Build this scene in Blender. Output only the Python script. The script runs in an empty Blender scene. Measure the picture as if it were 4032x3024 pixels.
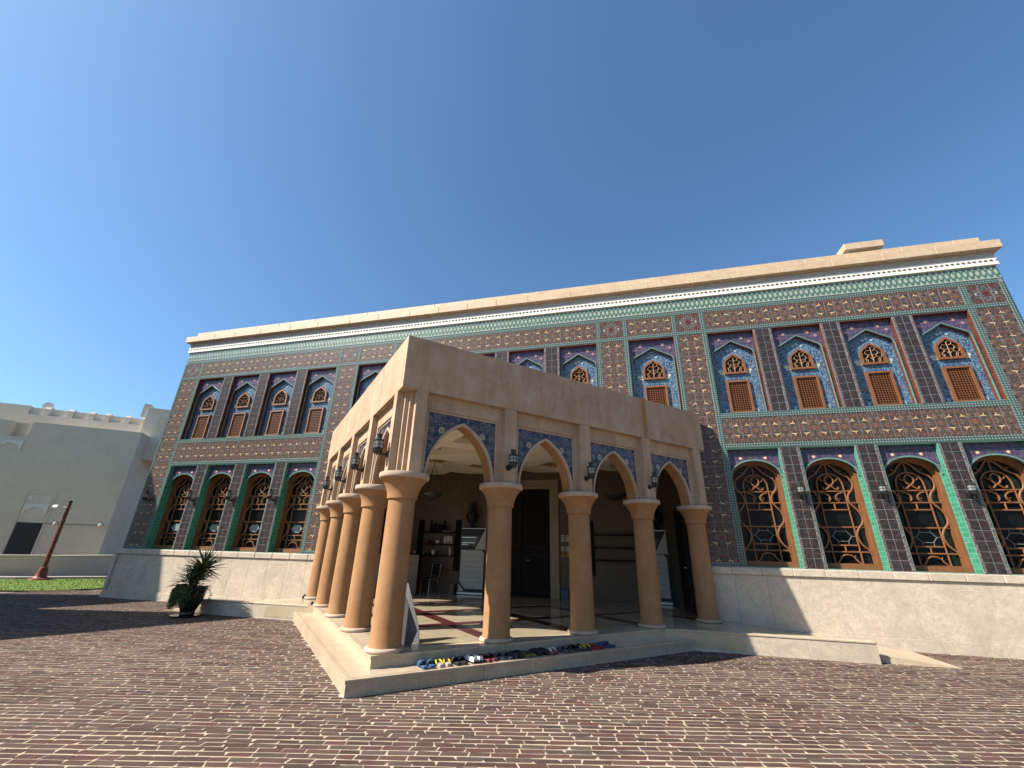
import bpy, bmesh, math, random
import numpy as np
from mathutils import Vector, Matrix

random.seed(7)
rng = np.random.default_rng(7)
SC = bpy.context.scene
COL = SC.collection

# ------------------------------------------------------------------ camera, sky, sun, exposure
CAM = (0.0, 0.0, 1.6)
PITCH, ROLL, YAW = math.radians(21.94), math.radians(1.454), math.radians(14.584)
_fw = Vector((-math.sin(YAW) * math.cos(PITCH), math.cos(YAW) * math.cos(PITCH), math.sin(PITCH)))
_r = Vector((math.cos(YAW), math.sin(YAW), 0))
_u = _r.cross(_fw)
_r2 = _r * math.cos(ROLL) + _u * math.sin(ROLL)
_u2 = -_r * math.sin(ROLL) + _u * math.cos(ROLL)
cd = bpy.data.cameras.new('camera')
cam = bpy.data.objects.new('camera', cd)
COL.objects.link(cam)
cam.matrix_world = Matrix(((_r2.x, _u2.x, -_fw.x, CAM[0]), (_r2.y, _u2.y, -_fw.y, CAM[1]),
                           (_r2.z, _u2.z, -_fw.z, CAM[2]), (0, 0, 0, 1)))
cd.sensor_width = 36.0
cd.sensor_fit = 'HORIZONTAL'
cd.lens = 1642.45 * 36.0 / 4032.0
cd.clip_start = 0.05
cd.clip_end = 3000
SC.camera = cam

SUN_D = Vector((0.90, 0.61, -1.0)).normalized()      # the way sunlight travels
SUN_EL = math.asin(-SUN_D.z)
w = bpy.data.worlds.new('World')
SC.world = w
w.use_nodes = True
wn = w.node_tree
bg = wn.nodes['Background']
sky = wn.nodes.new('ShaderNodeTexSky')
sky.sky_type = 'NISHITA'
sky.sun_disc = False
sky.sun_elevation = SUN_EL
sky.sun_rotation = math.atan2(-SUN_D.x, -SUN_D.y)
sky.air_density = 1.0
sky.dust_density = 1.3
sky.ozone_density = 6.0
wb = wn.nodes.new('ShaderNodeMix')          # the camera's white balance on the whole sky
wb.data_type = 'RGBA'; wb.blend_type = 'MULTIPLY'
wb.inputs[0].default_value = 1.0
wb.inputs[7].default_value = (.89, 1.08, 1.08, 1)
wn.links.new(sky.outputs[0], wb.inputs[6])
wn.links.new(wb.outputs[2], bg.inputs['Color'])
bg.inputs['Strength'].default_value = 0.071
sl = bpy.data.lights.new('sun', 'SUN')
sl.energy = 4.8
sl.angle = math.radians(0.53)
sl.color = (1.0, 0.93, 0.82)
sun = bpy.data.objects.new('sun', sl)
COL.objects.link(sun)
sun.rotation_euler = SUN_D.to_track_quat('-Z', 'Y').to_euler()
sun.location = (-20, -15, 30)
SC.view_settings.view_transform = 'Standard'
SC.view_settings.look = 'None'
SC.view_settings.gamma = 1.0
SC.view_settings.exposure = 1.35
SC.view_settings.use_curve_mapping = False


# ------------------------------------------------------------------ mesh helpers
class MB:
    def __init__(s):
        s.v = []
        s.f = []

    def add(s, vs, fs):
        b = len(s.v)
        s.v.extend([tuple(p) for p in vs])
        s.f.extend([tuple(i + b for i in f) for f in fs])
        return s

    def box(s, x0, x1, y0, y1, z0, z1):
        vs = [(x, y, z) for z in (z0, z1) for y in (y0, y1) for x in (x0, x1)]
        return s.add(vs, [(0, 2, 3, 1), (4, 5, 7, 6), (0, 1, 5, 4), (2, 6, 7, 3), (0, 4, 6, 2), (1, 3, 7, 5)])

    def cbox(s, x0, x1, y0, y1, z0, z1, c=0.006):
        lo = (x0, y0, z0); hi = (x1, y1, z1)
        vs, idx, fs = [], {}, []
        for sx in (0, 1):
            for sy in (0, 1):
                for sz in (0, 1):
                    sg = (sx, sy, sz)
                    for ax in range(3):
                        p = []
                        for k in range(3):
                            e = hi[k] if sg[k] else lo[k]
                            if k != ax:
                                e += -c if sg[k] else c
                            p.append(e)
                        idx[(sg, ax)] = len(vs)
                        vs.append(p)
        for ax in range(3):
            o = [k for k in range(3) if k != ax]
            for side in (0, 1):
                q = []
                for a, b in ((0, 0), (1, 0), (1, 1), (0, 1)):
                    sg = [0, 0, 0]; sg[ax] = side; sg[o[0]] = a; sg[o[1]] = b
                    q.append(idx[(tuple(sg), ax)])
                fs.append(q)
            # edges parallel to ax join faces of the two other axes
            for a in (0, 1):
                for b in (0, 1):
                    s0 = [0, 0, 0]; s0[o[0]] = a; s0[o[1]] = b; s1 = list(s0); s1[ax] = 1
                    s0 = tuple(s0); s1 = tuple(s1)
                    fs.append([idx[(s0, o[0])], idx[(s1, o[0])], idx[(s1, o[1])], idx[(s0, o[1])]])
        for sx in (0, 1):
            for sy in (0, 1):
                for sz in (0, 1):
                    sg = (sx, sy, sz)
                    fs.append([idx[(sg, 0)], idx[(sg, 1)], idx[(sg, 2)]])
        return s.add(vs, fs)

    def prism(s, poly, h0, h1, axis='z'):
        n = len(poly)
        def P(p, h):
            if axis == 'z': return (p[0], p[1], h)
            if axis == 'y': return (p[0], h, p[1])
            return (h, p[0], p[1])
        vs = [P(p, h0) for p in poly] + [P(p, h1) for p in poly]
        fs = [tuple(range(n))[::-1], tuple(range(n, 2 * n))]
        fs += [(i, (i + 1) % n, (i + 1) % n + n, i + n) for i in range(n)]
        return s.add(vs, fs)

    def ring(s, outer, inner, y0, y1, closed=False):
        """band between two polylines of equal length in the x-z plane, y0..y1 deep"""
        n = len(outer)
        vs = []
        for o, i in zip(outer, inner):
            vs += [(o[0], y0, o[1]), (i[0], y0, i[1]), (i[0], y1, i[1]), (o[0], y1, o[1])]
        fs = []
        m = n if closed else n - 1
        for k in range(m):
            a = 4 * k; b = 4 * ((k + 1) % n)
            for j in range(4):
                fs.append((a + j, a + (j + 1) % 4, b + (j + 1) % 4, b + j))
        if not closed:
            fs.append((0, 1, 2, 3)); e = 4 * (n - 1); fs.append((e + 3, e + 2, e + 1, e))
        return s.add(vs, fs)

    def tube(s, path, r, n=6, closed=False, flat=None):
        P = [Vector(p) for p in path]
        m = len(P)
        R = r if hasattr(r, '__len__') else [r] * m
        ref = None
        rings = []
        for i in range(m):
            if closed:
                t = P[(i + 1) % m] - P[i - 1]
            else:
                t = P[min(i + 1, m - 1)] - P[max(i - 1, 0)]
            if t.length < 1e-9: t = Vector((0, 0, 1))
            t.normalize()
            if ref is None:
                ref = Vector((0, 1, 0)) if abs(t.y) < .9 else Vector((1, 0, 0))
            a = t.cross(ref)
            if a.length < 1e-6: a = t.orthogonal()
            a.normalize(); b = a.cross(t).normalized()
            ref = b
            rings.append([P[i] + (a * math.cos(2 * math.pi * k / n) + b * math.sin(2 * math.pi * k / n) * (flat or 1)) * R[i] for k in range(n)])
        vs = [p for q in rings for p in q]
        fs = []
        for i in range(m if closed else m - 1):
            A = i * n; B = ((i + 1) % m) * n
            for k in range(n):
                fs.append((A + k, A + (k + 1) % n, B + (k + 1) % n, B + k))
        if not closed:
            fs.append(tuple(range(n))[::-1]); fs.append(tuple(range((m - 1) * n, m * n)))
        return s.add(vs, fs)

    def lathe(s, prof, n=24, c=(0, 0, 0)):
        vs, fs = [], []
        m = len(prof)
        for r, z in prof:
            for k in range(n):
                a = 2 * math.pi * k / n
                vs.append((c[0] + r * math.cos(a), c[1] + r * math.sin(a), c[2] + z))
        for i in range(m - 1):
            for k in range(n):
                fs.append((i * n + k, i * n + (k + 1) % n, (i + 1) * n + (k + 1) % n, (i + 1) * n + k))
        fs.append(tuple(range(n))[::-1]); fs.append(tuple(range((m - 1) * n, m * n)))
        return s.add(vs, fs)

    def mesh(s, name, mat, smooth=None, recalc=True):
        me = bpy.data.meshes.new(name)
        me.from_pydata(s.v, [], s.f)
        if recalc:
            bm = bmesh.new(); bm.from_mesh(me)
            bmesh.ops.recalc_face_normals(bm, faces=bm.faces)
            bm.to_mesh(me); bm.free()
        if smooth:
            me.polygons.foreach_set('use_smooth', [True] * len(me.polygons))
            me.set_sharp_from_angle(angle=math.radians(smooth))
        for m in (mat if isinstance(mat, (list, tuple)) else [mat]):
            me.materials.append(m)
        me.update()
        return me

    def build(s, name, mat, parent=None, smooth=None, loc=None, rotz=None, recalc=True):
        return obj(name, s.mesh(name, mat, smooth, recalc), parent, loc, rotz)


def obj(name, me, parent=None, loc=None, rotz=None, scale=None):
    o = bpy.data.objects.new(name, me)
    COL.objects.link(o)
    if parent is not None: o.parent = parent
    if loc is not None: o.location = loc
    if rotz is not None: o.rotation_euler = (0, 0, rotz)
    if scale is not None: o.scale = scale
    return o


def tag(o, label=None, cat=None, group=None, kind=None):
    if label: o['label'] = label
    if cat: o['category'] = cat
    if group: o['group'] = group
    if kind: o['kind'] = kind
    return o


def thing(name, label, cat, loc=(0, 0, 0), rotz=0, group=None):
    o = bpy.data.objects.new(name, None)
    COL.objects.link(o)
    o.empty_display_size = 0.2
    o.location = loc
    o.rotation_euler = (0, 0, rotz)
    return tag(o, label, cat, group)


def copy_tree(src, parent=None):
    c = src.copy(); COL.objects.link(c)
    if parent is not None: c.parent = parent
    for ch in src.children: copy_tree(ch, c)
    return c


def clip_poly(poly, a, b, c):
    """keep the part of a polygon where a*x+b*y<=c"""
    out = []
    n = len(poly)
    for i in range(n):
        p, q = poly[i], poly[(i + 1) % n]
        dp = a * p[0] + b * p[1] - c; dq = a * q[0] + b * q[1] - c
        if dp <= 0: out.append(p)
        if dp * dq < 0:
            t = dp / (dp - dq)
            out.append((p[0] + (q[0] - p[0]) * t, p[1] + (q[1] - p[1]) * t))
    return out


# ------------------------------------------------------------------ material helpers
KA = 0.75          # keeps all the surface colours on one scale
class NT:
    def __init__(s, name, rough=0.7, spec=0.5, metal=0.0):
        s.mat = bpy.data.materials.new(name)
        s.mat.use_nodes = True
        s.t = s.mat.node_tree
        s.b = s.t.nodes['Principled BSDF']
        s.b.inputs['Roughness'].default_value = rough
        s.b.inputs['Specular IOR Level'].default_value = spec
        s.b.inputs['Metallic'].default_value = metal

    def put(s, sock, v):
        if isinstance(v, bpy.types.NodeSocket): s.t.links.new(v, sock)
        elif isinstance(v, (tuple, list)) and sock.type == 'RGBA' and len(v) == 3: sock.default_value = (*v, 1)
        else: sock.default_value = v

    def n(s, typ, ins=None, **props):
        nd = s.t.nodes.new(typ)
        for k, v in props.items(): setattr(nd, k, v)
        for k, v in (ins or {}).items(): s.put(nd.inputs[k], v)
        return nd

    def m(s, op, a, b=None, c=None):
        ins = {0: a}
        if b is not None: ins[1] = b
        if c is not None: ins[2] = c
        return s.n('ShaderNodeMath', ins, operation=op).outputs[0]

    def mix(s, f, a, b, blend='MIX'):
        nd = s.n('ShaderNodeMix', data_type='RGBA', blend_type=blend)
        s.put(nd.inputs[0], f); s.put(nd.inputs[6], a); s.put(nd.inputs[7], b)
        return nd.outputs[2]

    def ramp(s, f, stops, interp='LINEAR'):
        nd = s.n('ShaderNodeValToRGB', {'Fac': f})
        cr = nd.color_ramp
        cr.interpolation = interp
        while len(cr.elements) < len(stops): cr.elements.new(0.5)
        for e, (p, c) in zip(cr.elements, stops):
            e.position = p
            e.color = (*c, 1) if len(c) == 3 else c
        return nd.outputs[0]

    def rng(s, v, a, b, c=0.0, d=1.0):
        return s.n('ShaderNodeMapRange', {0: v, 1: a, 2: b, 3: c, 4: d}).outputs[0]

    def pos(s):
        return s.n('ShaderNodeNewGeometry').outputs['Position']

    def ocoord(s):
        return s.n('ShaderNodeTexCoord').outputs['Object']

    def sep(s, v):
        nd = s.n('ShaderNodeSeparateXYZ', {0: v})
        return nd.outputs[0], nd.outputs[1], nd.outputs[2]

    def comb(s, x, y, z):
        return s.n('ShaderNodeCombineXYZ', {0: x, 1: y, 2: z}).outputs[0]

    def scale(s, v, k):
        nd = s.n('ShaderNodeVectorMath', {0: v, 1: k if isinstance(k, tuple) else (k, k, k)}, operation='MULTIPLY')
        return nd.outputs[0]

    def noise(s, v, sc, det=4, ro=0.55, dist=0.0):
        return s.n('ShaderNodeTexNoise', {'Vector': v, 'Scale': sc, 'Detail': det, 'Roughness': ro, 'Distortion': dist}).outputs[0]

    def vor(s, v, sc, feat='F1', out='Distance', rnd=1.0):
        return s.n('ShaderNodeTexVoronoi', {'Vector': v, 'Scale': sc, 'Randomness': rnd}, feature=feat).outputs[out]

    def rand(s):
        return s.n('ShaderNodeObjectInfo').outputs['Random']

    def less(s, a, b): return s.m('LESS_THAN', a, b)

    def ell(s, x, z, cx, cz, rx, rz):
        a = s.m('DIVIDE', s.m('SUBTRACT', x, cx), rx); b = s.m('DIVIDE', s.m('SUBTRACT', z, cz), rz)
        return s.less(s.m('ADD', s.m('MULTIPLY', a, a), s.m('MULTIPLY', b, b)), 1.0)

    def color(s, c):
        s.put(s.b.inputs['Base Color'], s.mix(1.0, c, (KA, KA, KA), 'MULTIPLY')); return s
    def rough(s, r): s.put(s.b.inputs['Roughness'], r); return s

    def bump(s, h, st=0.3, d=0.01):
        nd = s.n('ShaderNodeBump', {'Height': h, 'Strength': st, 'Distance': d})
        s.t.links.new(nd.outputs[0], s.b.inputs['Normal'])
        return s


def plain(name, c, rough=0.6, spec=0.5, metal=0.0, var=0.12, sc=6.0):
    a = NT(name, rough, spec, metal)
    n = a.noise(a.pos(), sc, 5, .6)
    lo = tuple(x * (1 - var) for x in c); hi = tuple(min(1, x * (1 + var)) for x in c)
    return a.color(a.ramp(n, [(.3, lo), (.7, hi)])).mat


def stone(name, light, dark, tint, sc=2.2, rough=0.45, bump=0.15):
    a = NT(name, rough, 0.4)
    p = a.pos()
    big = a.noise(p, sc, 6, .62, .6)
    fine = a.noise(p, sc * 7, 8, .7, 1.2)
    vein = a.m('ABSOLUTE', a.m('SUBTRACT', a.noise(p, sc * 2.4, 7, .62, 1.5), .5))
    c = a.ramp(big, [(.32, dark), (.55, light), (.75, tint)])
    c = a.mix(a.rng(fine, .42, .68), c, dark)
    c = a.mix(a.m('MULTIPLY', a.rng(vein, .0, .05, 1, 0), .28), c, tuple(x * .62 for x in dark))
    c = a.mix(a.m('MULTIPLY', a.rand(), .22), c, tuple(x * .72 for x in light))
    a.color(c)
    if bump: a.bump(fine, bump, .004)
    return a.mat


MAT = {}
MAT['plinth'] = stone('plinth_travertine', (.62, .52, .41), (.44, .37, .29), (.66, .54, .40), 1.4)
MAT['step'] = stone('step_limestone', (.58, .47, .335), (.46, .36, .25), (.63, .51, .37), 1.8, .3, .06)
MAT['coping'] = stone('coping_travertine', (.62, .47, .32), (.50, .36, .23), (.66, .53, .38), 2.0, .6)
MAT['white'] = plain('white_render', (.78, .76, .71), .7, .3, 0, .04, 3)
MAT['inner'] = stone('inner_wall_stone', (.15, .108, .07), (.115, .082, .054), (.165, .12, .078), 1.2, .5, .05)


def plaster(name, base, dark, light, streak=0.5):
    a = NT(name, .85, .2)
    p = a.pos()
    x, y, z = a.sep(p)
    st = a.noise(a.comb(a.m('MULTIPLY', x, 5.5), a.m('MULTIPLY', y, 5.5), a.m('MULTIPLY', z, .7)), 1.0, 6, .65, .3)
    bl = a.m('ADD', a.m('MULTIPLY', a.noise(p, 1.6, 6, .6, .5), .6), a.m('MULTIPLY', a.noise(p, 6.5, 5, .65, .8), .4))
    fi = a.noise(p, 160, 3, .6)
    c = a.ramp(bl, [(.36, dark), (.5, base), (.64, light)])
    c = a.mix(a.m('MULTIPLY', a.rng(st, .45, .8), streak), c, dark)
    c = a.mix(a.m('MULTIPLY', a.rng(st, .5, .25), streak * .6), c, light)
    c = a.mix(a.m('MULTIPLY', fi, .16), c, tuple(q * .6 for q in base))
    c = a.mix(a.m('MULTIPLY', a.rng(a.noise(p, 21, 4, .7), .64, .72), .35), c, tuple(q * .62 for q in dark))
    c = a.mix(a.m('MULTIPLY', a.less(a.vor(p, 9), .045), .5), c, tuple(min(1, q * 1.5) for q in light))
    a.color(c).bump(fi, .25, .003)
    return a.mat


MAT['plaster'] = plaster('portico_plaster', (.475, .33, .222), (.375, .245, .16), (.565, .415, .295), .85)
MAT['column'] = plaster('column_plaster', (.385, .205, .095), (.32, .165, .075), (.43, .24, .12), .45)
MAT['trim'] = plaster('pale_trim_plaster', (.50, .375, .285), (.40, .285, .205), (.57, .45, .36), .5)
MAT['ceil'] = plain('ceiling_cream', (.98, .93, .77), .8, .3, 0, .04, 2)
MAT['gilt'] = plain('ceiling_moulding_gold', (.50, .36, .15), .6, .4, 0, .1, 3)


# --- glazed tile prints (flat prints on glazed ware)
def brown_tile(name, s0, z0, rosette=False):
    a = NT(name, .32, .28)
    x, y, z = a.sep(a.pos())
    s = a.m('SUBTRACT', x, -3.2 + s0)
    t = a.m('SUBTRACT', z, z0)
    fu = a.m('PINGPONG', s, .31)
    fv = a.m('PINGPONG', t, .31)
    v = a.comb(fu, fv, 0.0)
    cell = a.sep(a.vor(v, 30, 'F1', 'Color'))[0]
    c = a.ramp(cell, [(0, (.045, .030, .026)), (.22, (.105, .030, .018)), (.40, (.058, .064, .062)),
                      (.56, (.100, .058, .030)), (.72, (.034, .032, .034)), (.86, (.14, .14, .125))], 'CONSTANT')
    nz = a.noise(v, 24, 4, .6, 1.0)
    curl = a.rng(a.m('ABSOLUTE', a.m('SUBTRACT', nz, .5)), .012, .035, 1, 0)
    c = a.mix(a.m('MULTIPLY', curl, .5), c, (.19, .21, .21))
    if rosette:
        r = a.m('SQRT', a.m('ADD', a.m('MULTIPLY', s, s), a.m('MULTIPLY', t, t)))
        th = a.m('ARCTAN2', t, s)
        pet = a.m('ADD', .17, a.m('MULTIPLY', a.m('COSINE', a.m('MULTIPLY', th, 8.0)), .035))
        c = a.mix(a.m('MULTIPLY', a.less(a.m('ABSOLUTE', a.m('SUBTRACT', r, pet)), .018), .7), c, (.17, .24, .27))
        c = a.mix(a.less(r, .075), c, (.15, .035, .02))
        c = a.mix(a.less(r, .035), c, (.04, .03, .06))
        gu = a.m('PINGPONG', s, .2); gv = a.m('PINGPONG', t, .2)
        c = a.mix(a.ell(gu, gv, .2, .02, .025, .02), c, (.34, .40, .42))
        c = a.mix(a.ell(gu, gv, .16, .16, .03, .03), c, (.14, .035, .025))
    else:
        wav = a.m('MULTIPLY', a.m('SINE', a.m('MULTIPLY', fu, 20.0)), .07)
        l1 = a.less(a.m('ABSOLUTE', a.m('SUBTRACT', fv, a.m('ADD', .20, wav))), .007)
        wv2 = a.m('MULTIPLY', a.m('SINE', a.m('MULTIPLY', fv, 20.0)), .06)
        l2 = a.less(a.m('ABSOLUTE', a.m('SUBTRACT', fu, a.m('ADD', .22, wv2))), .006)
        l3 = a.less(fv, .005)
        l4 = a.m('MULTIPLY', a.less(fu, .005), a.less(fv, .2))
        ln = a.m('MAXIMUM', a.m('MAXIMUM', l1, l2), a.m('MAXIMUM', l3, l4))
        c = a.mix(a.m('MULTIPLY', ln, .75), c, (.30, .105, .045))
        c = a.mix(a.ell(fu, fv, 0, 0, .036, .036), c, (.16, .04, .02))
        c = a.mix(a.ell(fu, fv, .31, .31, .04, .04), c, (.10, .11, .13))
        g = a.m('MAXIMUM', a.ell(fu, fv, .118, .128, .052, .0115), a.ell(fu, fv, .112, .155, .010, .032))
        g = a.m('MAXIMUM', g, a.ell(fu, fv, .165, .118, .022, .012))
        c = a.mix(g, c, (.66, .50, .27))
    c = a.mix(a.m('MULTIPLY', a.rand(), .22), c, (.035, .028, .030))
    c = a.mix(1.0, c, (.97, .87, .81), 'MULTIPLY')
    return a.color(c).mat


def border_tile(name):
    a = NT(name, .25, .45)
    x, y, z = a.sep(a.pos())
    k = 55.0
    d1 = a.m('SINE', a.m('MULTIPLY', a.m('ADD', x, z), k)); d2 = a.m('SINE', a.m('MULTIPLY', a.m('SUBTRACT', x, z), k))
    q = a.m('MULTIPLY', d1, d2)
    c = a.ramp(q, [(.0, (.05, .082, .074)), (.38, (.070, .118, .104)), (.55, (.14, .19, .17)), (.72, (.34, .375, .34))])
    nz = a.noise(a.pos(), 5, 3)
    c = a.mix(a.m('MULTIPLY', nz, .3), c, (.085, .15, .13))
    return a.color(c).mat


def interlace_tile():
    a = NT('interlace_frieze_tile', .28, .45)
    x, y, z = a.sep(a.pos())
    P = .247
    v = a.m('DIVIDE', a.m('SUBTRACT', z, 8.05), .36)
    def braid(ph):
        t = a.m('PINGPONG', a.m('ADD', x, ph), P / 2)
        t = a.m('DIVIDE', t, P / 2)
        t = a.m('MULTIPLY', a.m('SMOOTH_MAX', a.m('SMOOTH_MIN', t, .86, .15), .14, .15), 1.0)
        return a.m('ABSOLUTE', a.m('SUBTRACT', v, t))
    d = a.m('MINIMUM', braid(0.0), braid(P / 2))
    c = a.ramp(d, [(0, (.10, .18, .14)), (.06, (.09, .165, .13)), (.075, (.02, .065, .05)), (.135, (.02, .065, .05)), (.16, (.28, .34, .29)), (.5, (.34, .40, .34))], 'LINEAR')
    c = a.mix(a.less(a.m('MINIMUM', v, a.m('SUBTRACT', 1.0, v)), .05), c, (.40, .46, .40))
    return a.color(c).mat


def floral(name, ground, line, second, spots=None, sc=9.0, width=.05, thick=.6):
    """arabesque print: scrolls drawn as contour bands of a warped field, mirrored left and right"""
    a = NT(name, .25, .45)
    x, y, z = a.sep(a.ocoord())
    mx = a.m('ABSOLUTE', x)
    p = a.comb(mx, 0.0, z)
    n1 = a.noise(p, sc, 2, .5, 1.6)
    n2 = a.noise(p, sc * 1.9, 2, .5, .8)
    w1 = a.rng(a.m('ABSOLUTE', a.m('SUBTRACT', n1, .5)), width * .6, width, 1, 0)
    w2 = a.rng(a.m('ABSOLUTE', a.m('SUBTRACT', n2, .52)), width * .3, width * .55, 1, 0)
    c = a.mix(a.m('MULTIPLY', w2, thick), ground, second)
    c = a.mix(w1, c, line)
    dots = a.vor(p, sc * 1.3)
    c = a.mix(a.less(dots, .17), c, line)
    for (cx, cz, rx, rz, col) in (spots or []):
        c = a.mix(a.ell(mx, z, cx, cz, rx, rz), c, col)
    # grout lines of the 15 cm tiles
    gx = a.m('PINGPONG', a.m('ADD', x, .075), .075); gz = a.m('PINGPONG', z, .0775)
    g = a.m('MAXIMUM', a.less(gx, .002), a.less(gz, .002))
    c = a.mix(a.m('MULTIPLY', g, .35), c, (.45, .46, .5))
    return a.color(c).mat


CREAM = (.50, .49, .36)
MAT['blue'] = floral('blue_arabesque_tile', (.024, .055, .125), (.20, .30, .37), (.045, .115, .175),
                     [(.345, 1.22, .06, .045, CREAM), (.31, 1.15, .07, .022, CREAM), (.0, 1.84, .04, .04, (.34, .41, .47)), (.09, 1.80, .035, .03, (.38, .46, .52)),
                      (.36, .12, .03, .05, (.36, .40, .36)), (.36, .5, .03, .045, (.20, .07, .06))], 13, .045)
MAT['tymp'] = floral('violet_arabesque_tile', (.085, .062, .095), (.024, .023, .080), (.17, .095, .115),
                     [(.28, 2.13, .04, .04, (.55, .25, .14)), (.28, 2.13, .018, .018, (.75, .62, .5)), (.44, 2.02, .04, .04, (.34, .16, .2))], 12, .05)
MAT['tymp_low'] = floral('violet_window_tile', (.09, .066, .10), (.022, .021, .078), (.18, .10, .12),
                         [(.27, 2.42, .035, .035, (.62, .30, .18)), (.27, 2.42, .016, .016, (.8, .7, .55))], 12, .05)
MAT['spandrel'] = floral('navy_spandrel_tile', (.15, .115, .10), (.018, .017, .046), (.085, .065, .075),
                         [(.37, 3.43, .050, .050, (.55, .50, .36)), (.37, 3.43, .036, .036, (.14, .05, .05)), (.37, 3.43, .017, .017, (.60, .40, .12)),
                          (.25, 3.32, .055, .03, (.30, .09, .035)), (.33, 3.24, .02, .02, (.5, .4, .15)), (.44, 3.10, .03, .05, (.25, .08, .04)), (.5, 2.92, .03, .05, (.22, .08, .05))], 7.0, .085)
MAT['border'] = border_tile('green_border_tile')
MAT['interlace'] = interlace_tile()
MAT['grout'] = plain('pale_grout', (.19, .20, .205), .8, .2)


def dark_pilaster():
    a = NT('plum_pilaster_tile', .32, .25)
    p = a.pos()
    n1 = a.noise(p, 22, 3, .55, 1.2)
    l = a.rng(a.m('ABSOLUTE', a.m('SUBTRACT', n1, .5)), .02, .05, 1, 0)
    c = a.mix(a.rng(a.noise(p, 9, 2), .4, .6), (.018, .017, .019), (.040, .018, .018))
    c = a.mix(a.m('MULTIPLY', l, .45), c, (.10, .105, .105))
    return a.color(c).mat


def mosaic_edge():
    a = NT('mosaic_edge_strip', .35, .4)
    p = a.pos()
    n = a.vor(p, 45)
    return a.color(a.ramp(n, [(.15, (.30, .285, .275)), (.4, (.18, .155, .155)), (.6, (.08, .06, .065))])).mat


MAT['plum'] = dark_pilaster()
MAT['mosaic'] = mosaic_edge()


def glazed(name, c1, c2, cell, hi):
    a = NT(name, .22, .5)
    x, y, z = a.sep(a.pos())
    tx = a.m('FLOOR', a.m('DIVIDE', a.m('ADD', x, y), cell)); tz = a.m('FLOOR', a.m('DIVIDE', z, cell))
    r = a.n('ShaderNodeTexWhiteNoise', {0: a.comb(tx, 0.0, tz)}).outputs[0]
    c = a.mix(r, c1, c2)
    gz = a.less(a.m('PINGPONG', z, cell / 2), .004); gy = a.less(a.m('PINGPONG', y, cell / 2), .004)
    return a.color(a.mix(a.m('MULTIPLY', a.m('MAXIMUM', gz, gy), .6), c, hi)).mat


MAT['green'] = glazed('green_glazed_tile', (.035, .22, .14), (.06, .30, .20), .10, (.30, .50, .38))
MAT['teal'] = plain('teal_moulding_glaze', (.12, .225, .195), .3, .5, 0, .2, 9)
MAT['maroon'] = glazed('maroon_glazed_tile', (.10, .030, .017), (.13, .040, .022), .2, (.25, .12, .08))


def wood(name, c1, c2, rough=.5):
    a = NT(name, rough, .4)
    x, y, z = a.sep(a.pos())
    g = a.noise(a.comb(a.m('MULTIPLY', x, 30), a.m('MULTIPLY', y, 30), a.m('MULTIPLY', z, 4)), 1.0, 5, .6, .6)
    b = a.noise(a.pos(), 2.3, 4)
    c = a.ramp(g, [(.3, c2), (.65, c1)])
    return a.color(a.mix(a.m('MULTIPLY', b, .35), c, c2)).bump(g, .1, .003).mat


MAT['wood'] = wood('carved_teak', (.255, .105, .040), (.155, .058, .022))
MAT['wood2'] = wood('carved_grille_teak', (.19, .070, .027), (.13, .046, .018))
MAT['darkwood'] = plain('black_stained_wood', (.009, .007, .006), .7, .15)
a = NT('dark_window_glass', .04, .5); a.b.inputs['IOR'].default_value = 1.5
a.color((.006, .007, .007)); MAT['glass'] = a.mat
a = NT('octagon_glass', .05, .5)
a.color((.008, .010, .010)); MAT['octglass'] = a.mat
MAT['skypane'] = plain('sky_reflection_pane', (.24, .29, .28), .25, .5, 0, .05)  # bright sky reflection put into the pane colour, left windows only
MAT['lead'] = plain('lead_came', (.22, .24, .23), .4, .5)
MAT['black'] = plain('matt_black', (.010, .010, .011), .6, .3)
MAT['hole'] = plain('dark_recess', (.012, .010, .009), .9, .1)

# ------------------------------------------------------------------ the setting: ground, paving, lawn
XC = -3.2
def gmat():
    a = NT('sandy_ground', .95, .2)
    n = a.noise(a.pos(), 1.5, 6, .6)
    return a.color(a.ramp(n, [(.3, (.15, .115, .095)), (.7, (.20, .16, .135))])).mat
me = MB().add([(-700, -700, -.035), (700, -700, -.035), (700, 700, -.035), (-700, 700, -.035)], [(0, 1, 2, 3)]).mesh('ground', gmat(), recalc=False)
tag(obj('ground', me), kind='structure')

def mortar():
    a = NT('sand_mortar', .95, .15)
    p = a.pos()
    n = a.noise(p, 7, 6, .65); f = a.noise(p, 120, 3, .6)
    c = a.ramp(n, [(.28, (.31, .245, .175)), (.5, (.46, .375, .275)), (.75, (.57, .48, .365))])
    return a.color(a.mix(a.m('MULTIPLY', f, .3), c, (.40, .33, .24))).bump(f, .4, .004).mat
PAVE = [(-18.3, 12.2), (-19.5, 9), (-14, -2), (10, -2), (12, 13), (9.7, 11.2), (-15.8, 11.2), (-16.6, 12.8)]
me = MB().add([(p[0], p[1], .0010) for p in PAVE], [tuple(range(len(PAVE)))]).mesh('pavement', mortar(), recalc=False)
pavement = tag(obj('pavement', me), kind='structure')

def brickmat():
    a = NT('paving_brick', .9, .12)
    p = a.pos()
    at = a.n('ShaderNodeAttribute', attribute_name='tint').outputs['Color']
    n = a.noise(p, 14, 6, .7); f = a.noise(p, 170, 3, .6)
    dust = a.noise(p, 1.1, 5, .6)
    c = a.mix(a.m('MULTIPLY', a.rng(n, .5, .8), .22), at, (.24, .19, .155))
    c = a.mix(a.m('MULTIPLY', a.rng(dust, .45, .75), .20), c, (.26, .20, .165))
    c = a.mix(a.m('MULTIPLY', f, .3), c, (.06, .035, .03))
    return a.color(c).bump(f, .45, .004).mat
MAT['brick'] = brickmat()

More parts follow.
